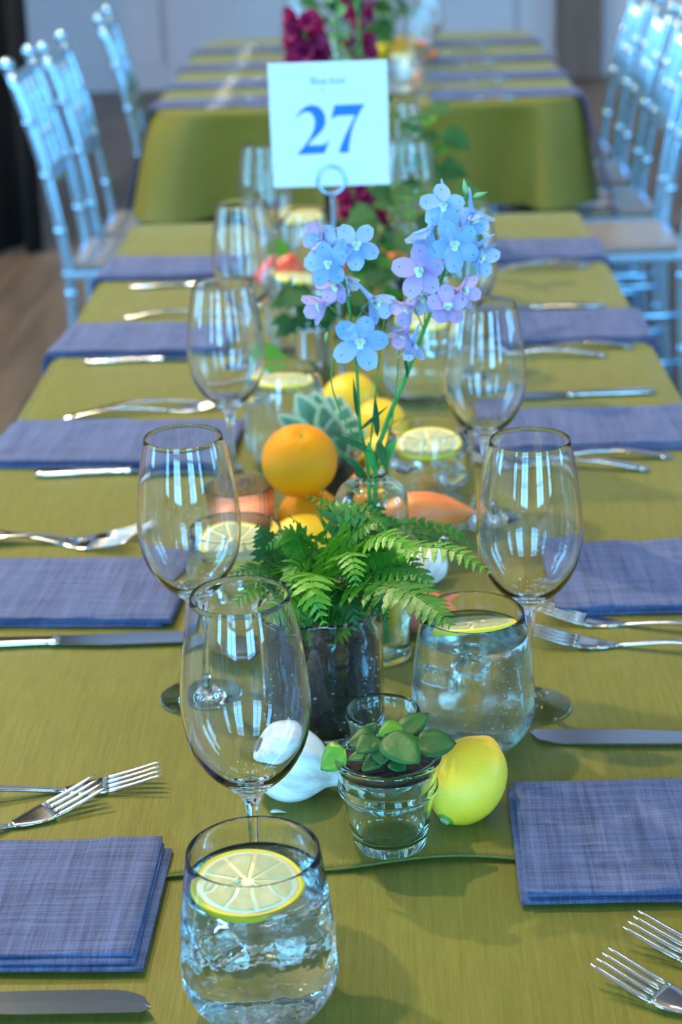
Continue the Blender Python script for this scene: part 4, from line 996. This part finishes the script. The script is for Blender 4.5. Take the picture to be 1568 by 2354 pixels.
def ivy_leaf(L):
    pts = [(0, 0), (.05, .30), (.28, .50), (.40, .34), (.62, .36), (.72, .18), (1.0, 0), (.72, -.18), (.62, -.36), (.40, -.34), (.28, -.50), (.05, -.30)]
    m = MB(); vs = [(x*L, y*L, .10*L*abs(y)-.12*L*x*x) for x, y in pts]+[(.35*L, 0, -.02*L)]
    return m.add(vs, [(i, (i+1) % 12, 12) for i in range(12)])
def leafy(root, c0, rad, h0, h1, n, size, mts, seed, name='leaf'):
    rnd = random.Random(seed); st = MB(); protos = {}
    for k in range(n):
        a = rnd.uniform(0, 6.28); r = rad*rnd.random()**.5; z = rnd.uniform(h0, h1); p = Vector((r*cos(a), r*sin(a), z))+Vector(c0)
        d = Vector((cos(a)*.9, sin(a)*.9, rnd.uniform(-.6, .5))); mt = mts[k % len(mts)]
        if mt not in protos: protos[mt] = ivy_leaf(1.0).build(name, M[mt], root); o = protos[mt]
        else: o = protos[mt].copy(); COL.objects.link(o)
        s = size*rnd.uniform(.7, 1.2)
        o.matrix_local = Matrix.Translation(p) @ orient(d, (0, -.6, 1)) @ Matrix.Scale(s, 4)
        if k % 2 == 0: st.tube([(c0[0], c0[1], min(h0, .07)), (p.x*.5+c0[0]*.5, p.y*.5+c0[1]*.5, (z+h0)/2), p], .0009, 5)
    st.build('stem', M['stem'], root)
mc = empty('metal_cup', (-.083, 2.150, TT)); tag(mc, 'small shiny silver cup holding dark green ivy', 'cup')
MB().lathe([(0, 0), (.021, 0), (.0225, .002), (.0245, .04), (.0262, .078), (.0272, .080), (.0262, .081), (.0250, .079), (.0232, .04), (.0212, .004), (0, .004)], 48).build('cup_wall', M['chrome'], mc)
MB().lathe([(0, .004), (.0213, .005), (.0243, .068), (0, .070)], 24).build('soil', M['soil'], mc)
leafy(mc, (.008, -.01, 0), .042, .078, .135, 34, .036, ['ivy', 'ivy', 'leaf'], 21)
for p, s in (((-0.1240, 2.1000, 0.8138), .045), ((-0.1311, 2.5000, 0.8582), .030)):
    o = ivy_leaf(1.0).build('leaf', M['leafbright'], mc); o.matrix_local = Matrix.Translation(Vector(p)-Vector((-.083, 2.150, TT))) @ orient((-.5, -.3, -.3), (0, -1, .5)) @ Matrix.Scale(s, 4)

# ---------------------------------------------------------------- numbered card
cs = empty('card_stand', (-.048, 2.062, TT)); tag(cs, 'silver wire stand with a ring gripping the numbered card', 'card stand')
MB().lathe([(0, 0), (.022, 0), (.0235, .0015), (.022, .0035), (.006, .005), (.003, .008), (0, .009)], 32).build('base', M['chrome'], cs)
ring_c = Vector((-0.0533, 2.0550, 1.0275))-Vector((-.048, 2.062, TT))
MB().tube([(0, 0, .004), (ring_c.x*.5, 0, ring_c.z*.5), (ring_c.x, ring_c.y, ring_c.z-.0180)], .0024, 10).build('rod', M['silver'], cs)
for dy in (-.003, .0035):
    MB().tube([(ring_c.x+.0160*cos(2*pi*k/32), ring_c.y+dy, ring_c.z+.0160*sin(2*pi*k/32)) for k in range(33)], .0018, 8, cap=False).build('ring', M['silver'], cs)
cA, cB, cC = Vector((-0.1209, 2.0560, 1.0204)), Vector((0.0141, 2.0560, 1.0197)), Vector((-0.1157, 2.0560, 1.1606))
cw = (cB-cA).length; chh = (cC-cA).length; card0 = (cA+cB)/2
card = MB().box(-cw/2, cw/2, -.0006, .0006, 0, chh).build('table_card', M['card'], smooth=False)
card.location = card0; tag(card, 'square white table card printed with a large blue 27', 'card')
def glyph(poly, name, mt):
    pts = [((x-35)/1520*cw-cw/2, -.0008, (1-(y-18+(x-800)*.018)/1605)*chh) for x, y in poly]
    b = [(x, -.0005, z) for x, y, z in pts]; n = len(pts)
    m = MB().add(pts+b, [tuple(range(n))]+[(k, (k+1) % n, n+(k+1) % n, n+k) for k in range(n)])
    return m.build(name, M[mt], card, smooth=False)
glyph([(365,1205),(420,1145),(490,1060),(555,965),(595,880),(612,800),(605,730),(580,682),(540,655),(490,652),(430,680),(368,735),(395,685),(450,620),(520,577),(590,565),(660,588),(715,640),(745,710),(747,790),(720,865),(670,925),(610,980),(550,1035),(510,1085),(680,1085),(735,1068),(785,1020),(722,1190)], 'numeral', 'ink')
glyph([(820,755),(868,572),(1255,565),(1200,645),(1150,735),(1105,830),(1070,940),(1048,1050),(1028,1185),(905,1190),(930,1110),(975,1000),(1030,890),(1085,790),(1130,703),(940,705),(880,715)], 'numeral', 'ink')
def text(s, size, x, z, mt, name):
    c = bpy.data.curves.new(name, 'FONT'); c.body = s; c.size = size; c.align_x = 'CENTER'; c.extrude = .0001; c.offset = .0001
    o = bpy.data.objects.new(name, c); COL.objects.link(o); o.parent = card; o.location = (x, -.0008, z); o.rotation_euler = (pi/2, 0, 0)
    c.materials.append(M[mt]); bpy.context.view_layer.update()
    me = bpy.data.meshes.new_from_object(o); bpy.data.objects.remove(o)
    o = bpy.data.objects.new(name, me); COL.objects.link(o); o.parent = card; o.location = (x, -.0008, z); o.rotation_euler = (pi/2, 0, 0); return o
text('Blue Icon', .0105, 0, chh*.826, 'inkpale', 'lettering')
text('at', .0040, -.006, chh*.775, 'inkpale', 'lettering')

# ---------------------------------------------------------------- greens and tall flowers behind the card
def snapdragon(root, base, pts, mt, n, size, seed):
    rnd = random.Random(seed); path = spline([Vector(p)-base for p in pts], 30)
    MB().tube(path, .0028, 6).build('stem', M['stem'], root)
    m = MB(); pb = petal_mb(1, .9)
    i0 = 13
    for k in range(n):
        t = i0+(30-i0)*k/n; p = path[int(t)]; a = k*2.4; s = size*(1-.45*(t-i0)/(30-i0))
        d0 = Vector((cos(a), sin(a), .25))
        for j in range(5):
            b = j*1.25; d = d0+Vector((-sin(a), cos(a), 0))*cos(b)*.8+Vector((0, 0, 1))*sin(b)*.8
            q = MB(); q.v = list(pb.v); q.f = list(pb.f); q.apply(Matrix.Translation(p+d0*size*.25) @ orient(d, d0) @ Matrix.Scale(s, 4)); m.add(q.v, q.f)
    m.build('blossom_spike', M[mt], root)
tv = empty('flower_vase', (-.055, 2.98, TT)); tag(tv, 'glass vase of tall magenta and green flower spikes behind the card', 'flower arrangement')
MB().lathe([(0, 0), (.034, 0), (.036, .003), (.036, .118), (.0355, .120), (.0345, .118), (.0342, .006), (0, .005)], 40).build('vase_glass', M['glass'], tv)
tb = Vector((-.055, 2.98, TT))
for k, (pts, mt, n, s) in enumerate([
   ([(-.06, 2.98, TT+.01), (-.07, 2.97, TT+.15), (-0.1050, 2.9500, 1.0511), (-0.1128, 2.9300, 1.1348)], 'magenta', 26, .042),
   ([(-.05, 2.98, TT+.01), (-.045, 2.97, TT+.15), (-0.0525, 2.9600, 0.9856), (-0.0565, 2.9500, 1.1713)], 'stempale', 26, .020),
   ([(-.045, 2.98, TT+.01), (-.03, 2.97, TT+.15), (-0.0204, 2.9800, 0.9888), (-0.0284, 2.9800, 1.1882)], 'magenta', 24, .034),
   ([(-.06, 2.98, TT+.01), (-.06, 2.96, TT+.15), (-0.0836, 2.9200, 0.9853), (-0.0661, 2.9000, 1.0693)], 'purple', 16, .022)]):
    snapdragon(tv, tb, pts, mt, n, s, k)
snapm = empty('flower_sprig', (.0, 2.52, TT)); tag(snapm, 'drooping magenta blossom among leaves under the numbered card', 'flower')
snapdragon(snapm, Vector((.0, 2.52, TT)), [(-.005, 2.52, TT+.01), (-.01, 2.51, TT+.12), (-0.0355, 2.5000, 0.9110), (-0.0255, 2.5000, 0.9566)], 'magenta', 14, .028, 9)
gv = empty('leafy_greens', (.0, 2.42, TT)); tag(gv, 'bushy green foliage in a glass behind the delphinium flowers', 'foliage arrangement')
MB().lathe([(0, 0), (.030, 0), (.032, .003), (.034, .075), (.0335, .077), (.0322, .075), (.030, .006), (0, .005)], 36).build('glass_wall', M['glass'], gv)
leafy(gv, (.045, 0, 0), .075, .06, .20, 62, .042, ['ivy', 'leaf', 'ivy', 'leafbright', 'fern'], 33)
gw = empty('leafy_greens', (.04, 2.86, TT)); tag(gw, 'green sprigs in a glass at the far end of the near table', 'foliage arrangement')
MB().lathe([(0, 0), (.030, 0), (.032, .003), (.034, .075), (.0335, .077), (.0322, .075), (.030, .006), (0, .005)], 36).build('glass_wall', M['glass'], gw)
leafy(gw, (-.03, 0, 0), .10, .07, .25, 50, .045, ['ivy', 'leaf', 'ivy', 'leafbright'], 34)
# table behind: greens, peppers, small root
ft = empty('leafy_greens', (-.07, 5.30, T)); tag(ft, 'dark greens and purple blooms in a glass on the table behind', 'foliage arrangement')
MB().lathe([(0, 0), (.040, 0), (.042, .003), (.044, .10), (.0435, .102), (.042, .10), (.040, .006), (0, .005)], 36).build('glass_wall', M['glass'], ft)
leafy(ft, (0, 0, 0), .10, .09, .30, 50, .07, ['ivy', 'leaf', 'purple', 'stempale'], 35)
fg = empty('leafy_greens', (.02, 5.85, T)); tag(fg, 'dark green leaves above the yellow peppers on the table behind', 'foliage arrangement')
MB().lathe([(0, 0), (.035, 0), (.037, .003), (.039, .08), (.0385, .082), (.037, .08), (.035, .006), (0, .005)], 36).build('glass_wall', M['glass'], fg)
leafy(fg, (0, 0, 0), .08, .08, .24, 30, .06, ['ivy', 'leaf'], 36)
def pepper(loc, r, mt, label, rz=0):
    m = MB(); prof = [(0, -r*.82)]+[(r*sin(pi*t)**.6*(1-.15*t), -r*.9+1.9*r*t) for t in [k/14 for k in range(1, 14)]]+[(r*.12, r*.86), (0, r*.80)]
    m.lathe(prof, 40, rfun=lambda a, z: 1+.07*cos(a*4))
    o = m.build('bell_pepper', M[mt]); o.location = loc; o.rotation_euler = (.3, .2, rz); tag(o, label, 'pepper')
    MB().tube([(0, 0, r*.80), (0, 0, r*1.0), (.006, 0, r*1.2)], [.006, .004, .005], 8).build('stem', M['stem'], o)
pepper((.022, 5.50, T+.041), .043, 'yellow', 'bright yellow pepper on the table behind, right above the card')
pepper((.085, 5.42, T+.041), .042, 'amber', 'amber pepper beside the yellow pepper on the table behind', 1)
root_veg('sweet_potato', (.150, 5.46, T+.026), (.8, -.6, 0), .10, .030, 'potato', 'orange sweet potato beside the peppers on the table behind', 'sweet potato', False)
garlic((.075, 5.02, T+.024), (.4, .3, .8), .026, 'white garlic bulb on the table behind', False)
root_veg('sweet_potato', (.036, 4.92, T+.020), (1, -.2, 0), .07, .020, 'potato', 'small orange root by the garlic on the table behind', 'sweet potato', False)

# ---------------------------------------------------------------- silver ballroom chairs
def ringed(m, p, q, r, rings, rr=1.55, n=10):
    p = Vector(p); q = Vector(q); m.tube([p, q], r, n)
    for t in rings:
        c = p.lerp(q, t); d = (q-p).normalized(); m.tube([c-d*.009, c-d*.004, c+d*.004, c+d*.009], [r, r*rr, r*rr, r], n, cap=False)
def make_chair():
    """faces +X: back at x = 0, seat towards +X, width along Y"""
    root = empty('ballroom_chair', (0, 0, 0)); w = .148; D = .37; SH = .440
    for s in (-1, 1):
        m = MB(); path = spline([(-.02, s*w*1.05, 0), (.0, s*w, .25), (.0, s*w, SH), (-.035, s*w*.98, .68), (-.095, s*w*.96, .905)], 22)
        m.tube(path, .0135, 12)
        for k in (4, 9, 13, 16, 19):
            c = path[k]; d = (path[min(22, k+1)]-path[k-1]).normalized(); m.tube([c-d*.010, c-d*.004, c+d*.004, c+d*.010], [.0135, .0165, .0165, .0135], 12, cap=False)
        m.tube([path[22], path[22]+Vector((-.004, 0, .010)), path[22]+Vector((-.008, 0, .022)), path[22]+Vector((-.011, 0, .030))], [.0135, .0175, .0150, .004], 12)
        m.build('back_post', M['silver'], root)
        m = MB(); ringed(m, (D, s*w*1.08, 0), (D-.01, s*w*1.08, SH-.01), .0135, (.2, .45, .75, .93)); m.build('leg', M['silver'], root)
        for z in (.15, .27):
            m = MB(); ringed(m, (0, s*w, z), (D, s*w*1.08, z), .008, (.3, .7)); m.build('stretcher', M['silver'], root)
    for z in (.20, .30):
        m = MB(); ringed(m, (D, -w*1.08, z), (D, w*1.08, z), .008, (.3, .7)); m.build('stretcher', M['silver'], root)
    def xb(z): return 0 if z < SH else -.095*((z-SH)/(.905-SH))**1.35
    for z in (.885, .66, .635):
        m = MB(); ringed(m, (xb(z), -w, z), (xb(z), w, z), .0085, (.2, .4, .6, .8), 1.3); m.build('back_rail', M['silver'], root)
    for k in range(4):
        y = -w+2*w*(k+1)/5; m = MB(); path = [(xb(z), y, z) for z in (.635, .66, .70, .74, .82, .885)]
        m.tube(path, .0080, 8); m.tube([(xb(.74), y, .73), (xb(.74), y, .737), (xb(.75), y, .743), (xb(.75), y, .75)], [.007, .012, .012, .007], 8, cap=False)
        m.build('spindle', M['silver'], root)
    m = MB(); m.box(-.012, D+.012, -w*1.12, w*1.12, SH-.035, SH-.010); m.build('seat_frame', M['silver'], root, smooth=False, bevel=.008)
    m = MB(); m.box(.012, D, -w*1.0, w*1.0, SH-.010, SH+.006); m.build('seat', M['seatpad'], root, smooth=False, bevel=.006)
    return root
CH = make_chair()
chairs = [((-.760, 4.405), 0, 'silver ballroom chair first on the left of the table behind'),
          ((-.735, 4.750), 0, 'silver ballroom chair second on the left of the table behind'),
          ((-.705, 5.490), 3, 'silver ballroom chair farthest along the left of the table behind'),
          ((.735, 4.405), 180, 'silver ballroom chair nearest on the right of the table behind'),
          ((.735, 4.830), 180, 'silver ballroom chair second on the right of the table behind'),
          ((.735, 5.260), 178, 'silver ballroom chair third on the right of the table behind'),
          ((.735, 5.700), 180, 'silver ballroom chair farthest along the right of the table behind')]
for i, ((x, y), rz, lb) in enumerate(chairs):
    o = CH if i == 0 else copy_tree(CH); o.location = (x, y, .0005); o.rotation_euler.z = R(rz); tag(o, lb, 'chair', 'silver ballroom chairs')
def booklet(x, y, rz, label, s=1):
    o = MB().box(-.055*s, .055*s, -.075*s, .075*s, 0, .012).build('booklet', M['booklet'], smooth=False, bevel=.002); o.location = (x, y, .452); o.rotation_euler.z = rz; tag(o, label, 'booklet')
booklet(-.60, 4.76, .1, 'pale booklet on the seat of the second left chair')
booklet(-.55, 5.48, .3, 'pale booklet on the seat of the farthest left chair')
booklet(.56, 4.80, .1, 'pale booklet on the seat of the second right chair', 1.2)
booklet(.58, 5.26, -.2, 'pinkish booklet on the seat of the third right chair')
